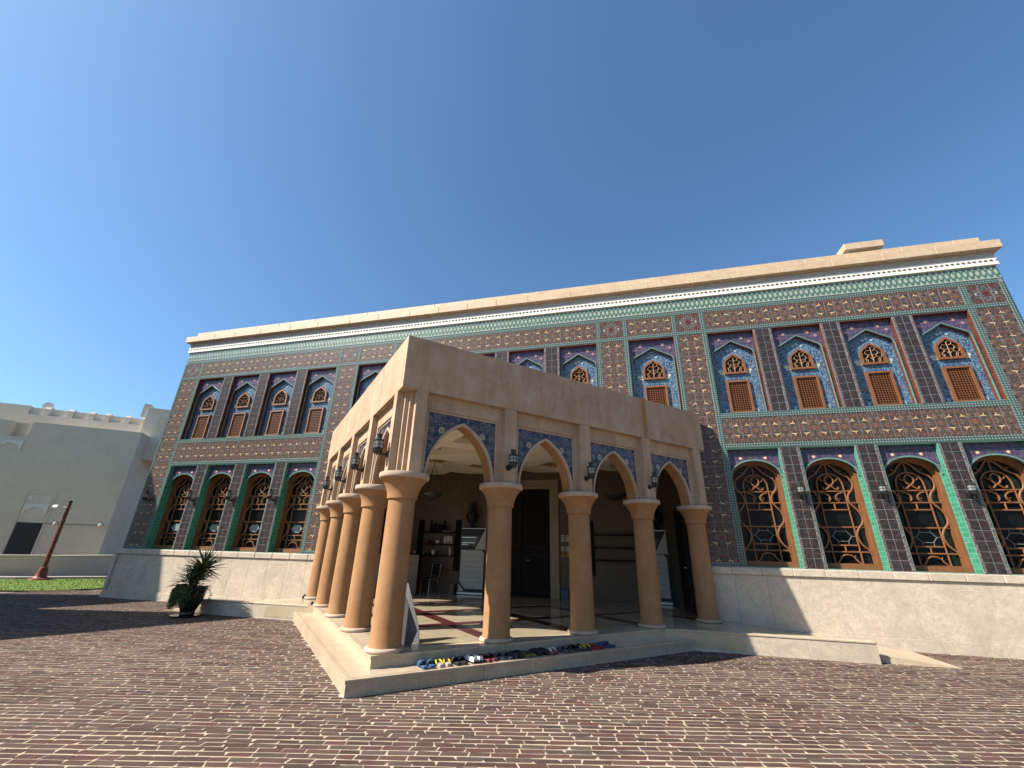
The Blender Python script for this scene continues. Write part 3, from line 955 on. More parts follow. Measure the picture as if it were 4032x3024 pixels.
# ---- lower window (copied)
def catmull(P, n=5):
    P = [Vector(p) for p in P]
    out = []
    for i in range(len(P) - 1):
        p0 = P[max(i - 1, 0)]; p1 = P[i]; p2 = P[i + 1]; p3 = P[min(i + 2, len(P) - 1)]
        for k in range(n):
            t = k / n
            out.append(.5 * ((2 * p1) + (p2 - p0) * t + (2 * p0 - 5 * p1 + 4 * p2 - p3) * t * t + (3 * p1 - p0 - 3 * p2 + p3) * t ** 3))
    return out + [P[-1]]
def make_window():
    h = .5675
    root = MB().box(-.50, .50, .372, .378, .05, 2.34).build('window', MAT['glass'], mosque)
    r = MB()
    r.box(-h, -h + .010, .004, .45, 0, 2.64); r.box(h - .010, h, .004, .45, 0, 2.64); r.box(-h + .0105, h - .0105, .004, .45, 2.628, 2.64)
    r.box(-h + .0105, h - .0105, .004, .24, -.004, .008)
    r.build('reveal', MAT['green'], root)
    arch = ellip(.545, 1.97, .405)
    ty = MB(); above(ty, arch, -.556, .556, 2.627, .112, .128)
    ty.build('tympanum', MAT['tymp_low'], root)
    tri = ellip(.530, 1.97, .383)
    MB().ring(ellip(.5565, 1.97, .418), tri, .086, .150).build('arch_trim', MAT['teal'], root)
    out = [(-.556, .009), (-.556, 1.96)] + ellip(.5565, 1.97, .43)[1:-1] + [(.556, 1.96), (.556, .009)]
    inn = [(-.50, .115), (-.50, 1.96)] + ellip(.50, 1.97, .355)[1:-1] + [(.50, 1.96), (.50, .115)]
    in2 = [(-.465, .125), (-.465, 1.955)] + ellip(.465, 1.97, .315)[1:-1] + [(.465, 1.955), (.465, .125)]
    fr = MB(); fr.ring(out, inn, .235, .370, True); fr.ring(inn, in2, .300, .371, True)
    fr.build('frame', MAT['wood'], root)
    Y = .335
    mu = MB()
    def bar(x0, z0, x1, z1, r=.017): mu.tube([(x0, Y, z0), (x1, Y, z1)], r, 6)
    for sx in (-1, 1):
        bar(sx * .262, .12, sx * .262, 1.78)
        cur = [(.0, 2.29), (.10, 2.226), (.215, 2.085), (.30, 2.02), (.40, 1.955), (.45, 1.83), (.42, 1.70), (.335, 1.60), (.29, 1.48), (.325, 1.355), (.43, 1.21), (.468, 1.065), (.435, .945), (.35, .85), (.29, .735), (.29, .62), (.345, .49), (.44, .39), (.465, .30)]
        mu.tube(catmull([(sx * x, Y - .01, z) for x, z in cur], 4), .0205, 6)
        for bx, bz, ex, ez in ((.215, 2.085, .30, 2.13), (.335, 1.60, .30, 1.56), (.35, .85, .31, .89), (.44, .39, .38, .43), (.29, 1.48, .34, 1.50)):
            mu.tube([(sx * bx, Y - .01, bz), (sx * ex, Y - .01, ez)], [.016, .006], 5)
        # scrolls in the head
        mu.tube(catmull([(sx * p[0], Y - .012, p[1]) for p in ((0, 2.01), (.07, 1.95), (.085, 1.86), (.03, 1.79), (-.03, 1.75), (-.09, 1.70), (-.14, 1.70), (-.155, 1.745))], 4), .0175, 6)
        mu.tube(catmull([(sx * p[0], Y - .012, p[1]) for p in ((.07, 1.90), (.12, 1.88), (.165, 1.91), (.155, 1.95))], 4), [.012] * 5 + [.010] * 4 + [.006] * 4, 5)
        mu.tube(catmull([(sx * p[0], Y - .012, p[1]) for p in ((.215, 1.62), (.13, 1.60), (.065, 1.54), (.06, 1.47), (.11, 1.42))], 4), .016, 6)
        mu.tube(catmull([(sx * p[0], Y - .012, p[1]) for p in ((.065, 1.52), (.10, 1.48), (.15, 1.49))], 3), [.012, .011, .010, .009, .008, .007, .005], 5)
        mu.tube(catmull([(sx * p[0], Y - .012, p[1]) for p in ((0, .30), (.07, .285), (.125, .24), (.155, .19), (.20, .14), (.24, .125))], 4), .016, 6)
        mu.tube([(sx * .125, Y - .012, .24), (sx * .15, Y - .012, .285)], [.014, .005], 5)
    ia = [(-.262, 1.77)] + [(-.262 * math.cos(math.pi * k / 12), 1.79 + .262 * math.sin(math.pi * k / 12)) for k in range(13)] + [(.262, 1.77)]
    mu.tube([(x, Y, z) for x, z in ia], .019, 6)
    for z, xa in ((.355, .468), (.49, .262), (.868, .45), (1.24, .262), (1.393, .475), (1.653, .43)): bar(-xa, z, xa, z, .0165)
    bar(0, .355, 0, .49); bar(0, 1.24, 0, 1.393); bar(0, 2.05, 0, 2.29)
    mu.build('muntins', MAT['wood'], root, smooth=50)
    oc = [(-.185, .68), (-.10, .785), (.10, .785), (.185, .68), (.10, .575), (-.10, .575)]
    MB().prism(oc, .360, .3695, 'y').build('octagon_pane', MAT['octglass'], root)
    le = MB(); le.tube([(x, .357, z) for x, z in oc], .006, 5, True)
    le.tube([(-.25, .357, .68), (-.185, .357, .68)], .005, 4); le.tube([(.185, .357, .68), (.25, .357, .68)], .005, 4)
    for x in (-.1, .1):
        le.tube([(x, .357, .785), (x, .357, .855)], .005, 4); le.tube([(x, .357, .575), (x, .357, .50)], .005, 4)
    le.build('lead_lines', MAT['lead'], root)
    return root
w0 = make_window()
for k, c in enumerate(WIN):
    ww = w0 if k == 0 else copy_tree(w0, mosque)
    ww.location = (c, 0, ZW0)

sky_oct = None
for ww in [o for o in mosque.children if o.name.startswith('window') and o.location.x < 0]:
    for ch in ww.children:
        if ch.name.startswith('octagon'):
            if sky_oct is None:
                sky_oct = ch.data.copy(); sky_oct.materials[0] = MAT['skypane']
            ch.data = sky_oct; ch['label'] = 'pale frosted octagonal pane'
# ---- the vestibule: walls, mouldings, door
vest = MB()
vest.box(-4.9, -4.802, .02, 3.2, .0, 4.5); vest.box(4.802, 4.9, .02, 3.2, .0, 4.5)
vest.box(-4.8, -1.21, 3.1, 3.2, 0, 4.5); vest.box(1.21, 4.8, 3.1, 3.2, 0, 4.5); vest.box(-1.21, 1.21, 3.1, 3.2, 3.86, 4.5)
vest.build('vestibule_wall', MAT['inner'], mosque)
df = MB()
for k, (a0, a1, y) in enumerate(((1.21, 1.11, 3.02), (1.105, 1.03, 3.04), (1.025, .92, 3.07))):
    df.ring([(-a0, .33), (-a0, 3.53 + a0 - .86), (a0, 3.53 + a0 - .86), (a0, .33)], [(-a1, .33), (-a1, 3.53 + a1 - .86), (a1, 3.53 + a1 - .86), (a1, .33)], y, 3.19)
df.build('door_frame', stone('door_frame_stone', (.40, .31, .215), (.33, .25, .17), (.44, .34, .24), 2, .5, .05), mosque)
for sg in (-1, 1):
    lf = MB(); x0, x1 = sorted((sg * .005, sg * .915)); lf.box(x0, x1, 3.16, 3.2, .335, 3.56)
    dr = lf.build('door_leaf', MAT['darkwood'], mosque)
    st = MB()
    for zz0, zz1 in ((.45, 1.55), (1.75, 3.45)):
        st.ring([(x0 + .09, zz0), (x0 + .09, zz1), (x1 - .09, zz1), (x1 - .09, zz0)], [(x0 + .13, zz0 + .04), (x0 + .13, zz1 - .04), (x1 - .13, zz1 - .04), (x1 - .13, zz0 + .04)], 3.145, 3.161, True)
    for i in range(8):
        for k in range(12):
            cx = x0 + .18 + i * (x1 - x0 - .36) / 7; cz = .55 + k * .082
            st.prism([(cx - .02, cz), (cx, cz - .02), (cx + .02, cz), (cx, cz + .02)], 3.150, 3.161, 'y')
    st.build('panel_moulding', plain('door_moulding', (.014, .010, .008), .6, .2), dr)
    if sg > 0:
        MB().tube([(.12, 3.15, 1.37), (.12, 3.10, 1.37), (.25, 3.10, 1.37)], .011, 8).build('door_handle', plain('steel', (.55, .55, .56), .3, .5, 1.0), dr)
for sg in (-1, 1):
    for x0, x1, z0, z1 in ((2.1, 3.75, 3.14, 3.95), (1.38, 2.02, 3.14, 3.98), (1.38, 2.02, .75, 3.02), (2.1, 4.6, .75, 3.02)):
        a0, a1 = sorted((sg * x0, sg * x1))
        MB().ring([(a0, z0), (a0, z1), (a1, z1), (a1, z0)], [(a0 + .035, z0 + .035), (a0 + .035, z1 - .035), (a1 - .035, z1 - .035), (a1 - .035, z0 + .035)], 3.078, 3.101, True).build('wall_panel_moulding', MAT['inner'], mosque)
    mo = MB()
    cx = sg * 1.62
    mp = []
    for k in range(48):
        t = 2 * math.pi * k / 48
        rr = .30 + .03 * math.cos(4 * t) + .02 * math.cos(8 * t)
        mp.append((cx + rr * .95 * math.cos(t), 3.085, 3.55 + rr * 1.1 * math.sin(t)))
    mo.tube(mp, .014, 5, True)
    for rr in (.1, .19):
        mo.tube([(cx + rr * (1 + .25 * math.cos(6 * 2 * math.pi * k / 36)) * math.cos(2 * math.pi * k / 36), 3.09, 3.55 + rr * (1 + .25 * math.cos(6 * 2 * math.pi * k / 36)) * math.sin(2 * math.pi * k / 36)) for k in range(36)], .011, 5, True)
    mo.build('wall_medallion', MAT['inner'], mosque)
cal = MB()
for k in range(7):
    x = -2.45 - k * .13
    cal.tube(catmull([(x, 3.088, 3.52), (x - .03, 3.088, 3.58 + .03 * (k % 3)), (x - .08, 3.088, 3.50), (x - .12, 3.088, 3.53 + .04 * (k % 2))], 4), .010, 5)
cal.build('carved_inscription', plain('carved_gilt_script', (.16, .11, .06), .6, .3), mosque)
# ------------------------------------------------------------------ the entrance portico (local x runs along its right face, local y along its left face)
R45 = math.radians(45)
portico = thing('portico', 'sand plaster corner portico of round columns and pointed arches before the mosque', 'portico', (OX, OY, 0), R45)
ZF = .33
def to_uv(x, y): return ((x - OX + y - OY) * SQ, (-(x - OX) + y - OY) * SQ)
def to_xy(u, v): return (OX + (u - v) * SQ, OY + (u + v) * SQ)
CP = [.23 + 1.715 * k for k in range(5)]
# columns
sh = [(.222, .055), (.212, .10), (.209, .30), (.204, 1.0), (.198, 1.98)]
cs = MB().lathe(sh, 36).mesh('column', MAT['column'], 40)
cb = MB().lathe([(.245, 0), (.258, .012), (.262, .030), (.255, .048), (.236, .058)], 36).mesh('base', MAT['trim'], 50)
prof = [(.199, 1.965), (.226, 1.972), (.228, 1.99)]
for k in range(11):
    t = k / 10; prof.append((.228 + .115 * t ** 2.1, 1.99 + .265 * t))
prof += [(.352, 2.262)]
cc_ = MB().lathe(prof, 36).mesh('capital', MAT['column'], 40)
ca = MB().lathe([(.352, 2.262), (.372, 2.268), (.380, 2.285), (.380, 2.330), (.374, 2.346), (.355, 2.350)], 36).mesh('abacus', MAT['trim'], 50)
for k, c in enumerate(CP):
    for (u, v) in ([(c, .23)] if k == 0 else [(c, .23), (.23, c)]):
        o = obj('column', cs, portico, (u, v, ZF))
        obj('base', cb, o); cp = obj('capital', cc_, o); obj('abacus', ca, o)
# fascia, one L-shaped beam with mitred faces
F0 = -.06; FE = 7.38
Lp = [(F0, F0), (FE, F0), (FE, .34), (.34, .34), (.34, FE), (F0, FE)]
fm = MB().prism(Lp, 3.992, 4.91)
fascia = fm.build('fascia', MAT['plaster'], portico)
MB().box(5.34, 5.47, F0 - .006, F0 + .001, 3.995, 4.905).build('plaster_patch', MAT['column'], fascia)
ZS = 2.683
# corner pier with its stepped notch
cpoly = [(.19, F0 + .002), (.375, F0 + .002), (.375, .335), (.335, .375), (F0 + .002, .375), (F0 + .002, .19), (.06, .19), (.06, .125), (.125, .125), (.125, .06), (.19, .06)]
MB().prism(cpoly, ZS, 3.991).build('corner_pier', MAT['plaster'], portico)
pm = MB().cbox(-.118, .118, F0 + .002, .335, ZS, 3.991, .006).mesh('pilaster', MAT['plaster'])
for c in CP[1:]:
    obj('pilaster', pm, portico, (c, 0, 0)); obj('pilaster', pm, portico, (0, c, 0), -math.pi / 2)
# one bay of the arcade, x about the bay centre, y inwards
ARCH = pointed(.575, ZS, .885, 14)
def bay_meshes():
    hb = 1.715 / 2
    fr = MB()
    fr.ring([(-hb + .119, ZS), (-hb + .119, 3.990), (hb - .119, 3.990), (hb - .119, ZS)], [(-.655, ZS), (-.655, 3.745), (.655, 3.745), (.655, ZS)], .048, .30)
    fr = fr.mesh('bay_frame', MAT['plaster'])
    md = MB().ring([(-.654, ZS), (-.654, 3.744), (.654, 3.744), (.654, ZS)], [(-.622, ZS), (-.622, 3.708), (.622, 3.708), (.622, ZS)], .072, .30).mesh('bay_moulding', MAT['trim'])
    outer = pointed(.614, ZS, .930, 14)
    ar = MB().ring(outer, ARCH, .064, .112).mesh('arch', MAT['trim'])
    so = MB().ring(outer, pointed(.573, ZS, .883, 14), .1125, .345).mesh('arch_soffit', MAT['column'])
    bp = MB(); above(bp, outer, -.621, .621, 3.707, .102, .30)
    bp = bp.mesh('spandrel', MAT['trim'])
    # tiles of the spandrel
    tiles = []
    n = 8
    dx = 1.236 / n; rows = 6; dz = (3.705 - ZS) / rows
    xsamp = [p[0] for p in outer]; zsamp = [p[1] for p in outer]
    def az(x): return float(np.interp(x, xsamp, zsamp)) if abs(x) < .614 else ZS
    for i in range(n):
        x0 = -.618 + dx * i + .0012; x1 = x0 + dx - .0024
        for k in range(rows):
            z0 = ZS + dz * k + .0012; z1 = z0 + dz - .0024
            pts = np.linspace(x0, x1, 6)
            lows = [max(z0, az(x)) for x in pts]
            m_ = MB(); used = False
            for j in range(5):
                la, lb = min(lows[j], z1), min(lows[j + 1], z1)
                if la >= z1 - 1e-4 and lb >= z1 - 1e-4: continue
                used = True
                m_.prism([(pts[j], la), (pts[j + 1], lb), (pts[j + 1], z1), (pts[j], z1)], .092, .1015, 'y')
            if used: tiles.append(m_.mesh('tile', MAT['spandrel']))
    return fr, md, ar, so, bp, tiles
bfr, bmd, bar_, bso, bbp, btl = bay_meshes()
for k in range(4):
    c = (CP[k] + CP[k + 1]) / 2
    for face in (0, 1):
        loc = (c, 0, 0) if face == 0 else (0, c, 0)
        rz = 0 if face == 0 else -math.pi / 2
        if k == 0 and face == 1 and False: continue
        obj('bay_frame', bfr, portico, loc, rz); obj('bay_moulding', bmd, portico, loc, rz)
        obj('arch_soffit', bso, obj('arch', bar_, portico, loc, rz))
        s_ = obj('spandrel', bbp, portico, loc, rz)
        for t in btl: obj('tile', t, s_)
# roof and coffered ceiling
YF = 11.0
tri = [(.345, .345), (to_uv(0, YF)[0] + 99, .345), (.345, 99)]
def clip_front(p):      # keep y <= facade
    return clip_poly(p, SQ, SQ, YF - OY + .015)
def clip_vest(p):       # keep facade <= y <= 14.1, |s|<4.8
    p = clip_poly(p, -SQ, -SQ, -(YF - OY + .016))
    if p: p = clip_poly(p, SQ, SQ, 14.10 - OY)
    if p: p = clip_poly(p, SQ, -SQ, XC + 4.80 - OX)
    if p: p = clip_poly(p, -SQ, SQ, -(XC - 4.80 - OX))
    return p
roofp = clip_front([(.342, .342), (14, .342), (.342, 14)]) if False else clip_poly([(.342, .342), (7.6, .342), (.342, 7.6)], SQ, SQ, YF - OY - .002)
MB().prism(roofp, 4.50, 4.62).build('roof_slab', MAT['plaster'], portico)
big = [(.342, .342), (16, .342), (16, 16), (.342, 16)]
cl = MB().prism(clip_poly([(.342, .342), (16, .342), (.342, 16)], SQ, SQ, YF - OY + .015), 4.42, 4.498)
cl.prism(clip_vest([(-8, -8), (16, -8), (16, 16), (-8, 16)]), 4.42, 4.498)
ceiling = cl.build('ceiling', MAT['ceil'], portico)
LINES = [.23 + 1.715 * k for k in range(-3, 9)]
for i, c in enumerate(LINES):
    for ax in (0, 1):
        for wd, z0, z1, mt, nm in ((.29, 4.13, 4.419, 'ceil', 'ceiling_beam'), (.42, 4.27, 4.4185, 'gilt', 'coffer_moulding')):
            if ax == 1: z0 += .003
            r = [(c - wd, -8), (c + wd, -8), (c + wd, 16), (c - wd, 16)] if ax == 0 else [(-8, c - wd), (16, c - wd), (16, c + wd), (-8, c + wd)]
            a_ = r
            for q in ((-1, 0, -.342), (0, -1, -.342)): a_ = clip_poly(a_, *q) if a_ else a_
            a_ = clip_front(a_) if a_ else a_
            b_ = clip_vest(r)
            m_ = MB()
            if a_ and len(a_) > 2: m_.prism(a_, z0, z1)
            if b_ and len(b_) > 2: m_.prism(b_, z0 + .0015, z1)
            if m_.v: m_.build(nm, MAT[mt], ceiling)

lb = [to_uv(x, y) for x, y in ((XC - 4.80, 10.93), (XC + 4.80, 10.93), (XC + 4.80, 11.53), (XC - 4.80, 11.53))]
MB().prism(lb, 4.126, 4.4195).build('ceiling_beam', MAT['ceil'], ceiling)
# ------------------------------------------------------------------ platform: two steps, polished floor with dark red bands
plat = thing('entrance_platform', 'two pale limestone steps and polished beige floor under the portico', 'steps', (OX, OY, 0), R45)
yA = 9.470
def cutA(p): return clip_poly(p, SQ, SQ, yA - OY)
def step_ring(o0, o1, z0, z1, seg, name, nos):
    """stones of one step along both faces, o0 outer offset, o1 inner"""
    for ax in (0, 1):
        a = o0
        first = True
        while a < 6.3:
            b = a + seg * random.uniform(.85, 1.15)
            lo = (a + .003) if not first else a
            # mitre at the corner
            if first: P_ = [(o0, o0), (b, o0), (b, o1), (o1, o1)]
            else: P_ = [(lo, o0), (b - .003, o0), (b - .003, o1), (lo, o1)]
            if ax == 1: P_ = [(q, p) for p, q in P_]
            P_ = cutA(P_)
            if len(P_) > 2:
                m_ = MB().prism(P_, z0, z1)
                m_.build(name, MAT['step'], plat)
            a = b; first = False
step_ring(-.340, -.10, -.02, .150, .95, 'riser_stone', 0)
step_ring(-.355, .012, .1505, .182, .95, 'tread_stone', 0)
step_ring(.012, .10, .10, .298, .95, 'riser_stone', 0)
step_ring(-.002, .30, .2985, ZF, 1.05, 'tread_stone', 0)
MAT['groove'] = plain('tread_groove', (.25, .19, .12), .8, .2)
for ax in (0, 1):
    for e0, zt in ((-.355, .182), (-.002, ZF)):
        for off in (.045, .075):
            P_ = [(e0 + off, e0 + off), (6.5, e0 + off), (6.5, e0 + off + .007), (e0 + off + .007, e0 + off + .007)]
            if ax: P_ = [(q, p) for p, q in P_]
            P_ = cutA(P_)
            MB().prism(P_, zt - .004, zt + .0007 + .0002 * ax).build('tread_groove', MAT['groove'], plat)
# floor
fl = MB()
fl.prism(cutA([(.301, .301), (12, .301), (.301, 12)]), .05, ZF)
def band(x0, x1): return [to_uv(x, y) for x, y in ((x0, yA + .001), (x1, yA + .001), (x1, 10.955), (x0, 10.955))]
fl.prism(band(-8.4, 2.0), .05, ZF - .0005)
fl.prism([to_uv(x, y) for x, y in ((XC - 4.8, 10.956), (XC + 4.8, 10.956), (XC + 4.8, 14.1), (XC - 4.8, 14.1))], .05, ZF)
a = NT('polished_floor_marble', .13, .5)
p_ = a.pos(); n_ = a.noise(p_, 2.5, 6, .6, .8)
a.color(a.ramp(n_, [(.3, (.40, .32, .21)), (.7, (.53, .44, .31))]))
MAT['floor'] = a.mat
fl.build('floor', MAT['floor'], plat)
a = NT('dark_red_marble', .14, .5)
n_ = a.noise(a.pos(), 5, 6, .65, .8)
a.color(a.ramp(n_, [(.3, (.075, .018, .020)), (.7, (.12, .035, .035))]))
MAT['redband'] = a.mat
for i, c in enumerate(LINES[4:9]):
    for ax in (0, 1):
        r = [(c - .13, .47), (c + .13, .47), (c + .13, 12), (c - .13, 12)]
        if ax: r = [(q, p) for p, q in r]
        r = clip_poly(r, SQ, SQ, 12.0 - OY)
        r = clip_poly(r, SQ, -SQ, XC + 4.78 - OX); r = clip_poly(r, -SQ, SQ, -(XC - 4.78 - OX))
        r = clip_poly(r, -1, 0, -.45) if len(r) > 2 else r
        if len(r) > 2: MB().prism(r, ZF - .01, ZF + .0035 + .0012 * ax).build('floor_band', MAT['redband'], plat)
for y in (12.25, 12.75, 13.3):
    r = [to_uv(x, yy) for x, yy in ((XC - 4.75, y), (XC + 4.75, y), (XC + 4.75, y + .12), (XC - 4.75, y + .12))]
    MB().prism(r, ZF - .01, ZF + .004).build('floor_band', MAT['redband'], plat)

# ramps with a low parapet either side of the steps
for sg in (1, -1):
    X = lambda s: XC + sg * s
    lab = 'low pale stone parapet and ramp right of the entrance steps' if sg > 0 else 'low pale stone parapet and ramp left of the entrance steps, behind the plant pot'
    rp = thing('ramp', lab, 'ramp', (XC, yA, 0))
    xs_ = [4.02, 5.1, 6.2, 7.24] if sg > 0 else [4.02, 4.8, 5.6, 6.45, 7.24]
    for a0, a1 in zip(xs_[:-1], xs_[1:]):
        x0, x1 = sorted((sg * a0, sg * a1))
        MB().cbox(x0 + .001, x1 - .001, .006, .12, -.02, .296, .002).build('parapet_stone', MAT['plinth'], rp)
        MB().cbox(x0 + .001, x1 - .001, -.006, .14, .297, .333, .008).build('cap_stone', MAT['step'], rp)
    sl_ = MB()
    sl_.prism([(sg * 5.2, .05), (sg * 5.2, ZF - .001), (sg * 5.35, ZF - .002), (sg * 8.55, -.008), (sg * 8.55, -.03)], .141, 1.478, 'y')
    slp = sl_.build('ramp_slab', MAT['step'], rp)
    jn = MB()
# ------------------------------------------------------------------ lanterns
MAT['bronze'] = plain('dark_bronze', (.022, .024, .022), .42, .5, .3, .3, 30)
a = NT('lantern_glass', .12, .5); a.color((.36, .38, .35)); a.b.inputs['Transmission Weight'].default_value = .35; MAT['lglass'] = a.mat
LM = {}
def lantern_meshes():
    # origin on the wall, y points into the wall
    b = MB()
    b.lathe([(.0, -.0), (.045, .0), (.045, .0)], 6) if False else None
    b.tube([(0, -.004, 0), (0, -.020, 0)], .05, 14)
    b.tube([(0, -.018, 0), (0, -.07, -.012), (0, -.12, .0), (0, -.155, .02)], .018, 8)
    LM['bracket'] = b.mesh('bracket', MAT['bronze'], 50)
    c = (0, -.155, 0)
    LM['body'] = MB().lathe([(.02, -.02), (.05, -.005), (.068, .02), (.070, .055), (.078, .06), (.078, .072), (.066, .076)], 18, c).mesh('body', MAT['bronze'], 40)
    prof = []
    for k in range(9): prof.append((.064 + .003 * (k % 2), .077 + k * .0125))
    LM['glass'] = MB().lathe(prof, 18, c).mesh('glass', MAT['lglass'], 60)
    g = MB()
    for k in range(6):
        t = k * math.pi / 3; g.tube([(.074 * math.cos(t), -.155 + .074 * math.sin(t), .07), (.074 * math.cos(t), -.155 + .074 * math.sin(t), .182)], .004, 5)
    g.tube([(.075 * math.cos(t * .3491), -.155 + .075 * math.sin(t * .3491), .125) for t in range(18)], .0035, 4, True)
    LM['guard'] = g.mesh('guard', MAT['bronze'])
    LM['cap'] = MB().lathe([(.076, .178), (.080, .188), (.072, .202), (.046, .215), (.040, .219), (.040, .268), (.046, .270), (.046, .284), (.03, .288)], 18, c).mesh('cap', MAT['bronze'], 40)
lantern_meshes()
def lantern(label, loc, rz, group, s=1.0):
    t = thing('wall_lantern', label, 'lantern', loc, rz, group)
    t.scale = (s, s, s)
    for k in ('bracket', 'body', 'glass', 'guard', 'cap'): obj(k, LM[k], t)
G1 = 'lanterns on the portico'
FLY = F0 + .002
for k, w_ in ((1, 'nearest the corner column'), (2, 'in the middle of the three'), (3, 'farthest from the corner column')):
    x, y = to_xy(CP[k] - .03, FLY)
    lantern('dark lantern on shaded right face of portico, %s' % w_, (x, y, 2.93), R45, G1, 1.0)
for k, w_ in ((0, 'nearest the viewer, above the corner column'), (1, 'second from the corner'), (2, 'third from the corner'), (3, 'fourth from the corner, by the facade')):
    x, y = to_xy(FLY, CP[k] + (.03 if k else .08))
    lantern('dark lantern on sunlit left face of portico, %s' % w_, (x, y, 2.97), R45 - math.pi / 2, G1, 1.05)
G2 = 'lanterns on the mosque wall'
for k, w_ in enumerate(('first', 'second', 'third')):
    lantern('small dark lantern on plum tiled pilaster, %s pilaster right of the portico' % w_, (XC + NC[k] + .78, 11.0 - .002, 2.93), 0, G2, 1.0)
    lantern('small dark lantern on plum tiled pilaster, %s pilaster left of the portico' % w_, (XC - NC[k] - .78, 11.0 - .002, 2.93), 0, G2, 1.0)
lantern('small dark lantern on brown tiles at the far left edge of the facade', (XC - 12.09, 11.0 - .002, 2.93), 0, G2, 1.0)

# ------------------------------------------------------------------ hanging bowl lamps in the vestibule
MAT['bowl'] = plain('green_bronze_bowl', (.055, .055, .035), .5, .5, .4, .3, 20)
for x, y, z, lab in ((-5.55, 12.0, 3.02, 'bronze bowl lamp on chains seen through the arch nearest the corner'), (-0.15, 12.3, 3.0, 'bronze bowl lamp on chains seen through the third arch'),
                     (-3.2, 12.9, 3.35, 'bronze bowl lamp on chains hanging before the tall door')):
    t = thing('bowl_lamp', lab, 'lamp', (x, y, z), 0, 'bowl lamps under the ceiling')
    MB().lathe([(.03, -.02), (.10, 0), (.20, .045), (.28, .105), (.315, .16), (.32, .175), (.30, .17), (.2, .075), (.05, .02)], 28).build('bowl', MAT['bowl'], t, 50)
    for k in range(3):
        q = k * 2.094 + .4
        MB().tube([(.31 * math.cos(q), .31 * math.sin(q), .17), (.03 * math.cos(q), .03 * math.sin(q), 1.02)], .007, 5).build('chain', MAT['bronze'], t)
    MB().tube([(0, 0, 1.0), (0, 0, 4.42 - z)], .011, 6).build('rod', MAT['bronze'], t)

# ------------------------------------------------------------------ furniture in the vestibule
YB = 14.098
def shelf_unit(x0, x1, lab, mirror=False):
    t = thing('shelf_unit', lab, 'shelves', ((x0 + x1) / 2, YB, ZF), 0, 'wall shelves in the vestibule')
    h = (x1 - x0) / 2
    for sx in (-1, 1): MB().cbox(sx * (h - .09) - .09, sx * (h - .09) + .09, -.07, -.001, .65, 2.24, .005).build('post', MAT['darkwood'], t)
    for z in (1.09, 1.44, 1.81): MB().cbox(-h + .1, h - .1, -.32, -.071, z, z + .035, .004).build('shelf', MAT['darkwood'], t)
    return t
shelf_unit(-6.86, -5.32, 'dark shelves with books on wall behind corner column')
shelf_unit(-1.08, .50, 'dark empty shelves on wall right of the door')
MAT['paper'] = plain('white_paper', (.55, .54, .50), .7, .3)
MAT['redbox'] = plain('dark_red_card', (.12, .03, .03), .7, .3)
books = [(-5.62, 2.18, .11, .025, 'paper', 'flat white booklet lying at right end of top shelf'), (-5.80, 2.18, .12, .03, 'paper', 'flat white booklet lying second from right on top shelf'),
         (-5.55, 1.805, .07, .24, 'paper', 'tall white book at right end of middle shelf'), (-5.64, 1.805, .08, .245, 'paper', 'tall white book second from right on middle shelf'),
         (-5.76, 1.805, .10, .23, 'paper', 'wide white box third from right on middle shelf'), (-5.88, 1.805, .09, .14, 'redbox', 'dark red box beside white books on middle shelf'),
         (-6.02, 1.805, .11, .10, 'paper', 'low cream carton near centre of middle shelf'), (-6.42, 1.805, .16, .11, 'redbox', 'low dark carton at left end of middle shelf'),
         (-5.56, 1.455, .06, .24, 'paper', 'single white book upright at right end of bottom shelf'), (-6.16, 1.455, .09, .15, 'paper', 'small pale card standing at centre of bottom shelf'),
         (-6.35, 1.455, .22, .06, 'darkwood', 'dark low tray at left of bottom shelf')]
for x, z, ww, hh, mt, lab in books:
    m_ = MB()
    m_.cbox(-ww / 2, ww / 2, -.085, .085, 0, hh, .004)
    o = m_.build('book' if 'book' in lab else 'box', MAT[mt], None, loc=(x, YB - .20, z))
    tag(o, lab, 'book' if 'book' in lab else 'box', 'things on the shelves')
    m2 = MB(); m2.box(-ww / 2 + .004, ww / 2 - .004, -.0865, -.0851, hh * .12, hh * .2); m2.build('band', MAT['redbox'], o)
t = thing('ornate_chest', 'dark wooden chest with turned posts on top of the shelves', 'chest', (-6.08, YB - .20, 2.175))
MB().cbox(-.19, .19, -.07, .07, .0, .24, .006).build('body', MAT['darkwood'], t)
for sx in (-1, 1): MB().lathe([(.035, 0), (.04, .06), (.025, .10), (.04, .17), (.03, .25), (.045, .30), (.045, .36), (.02, .38)], 12, (sx * .25, 0, 0)).build('turned_post', MAT['darkwood'], t, 50)
MB().lathe([(.02, 0), (.035, .02), (.02, .05)], 10, (0, -.085, .15)).build('clasp', plain('brass', (.4, .3, .12), .4, .5, 1), t, 50)

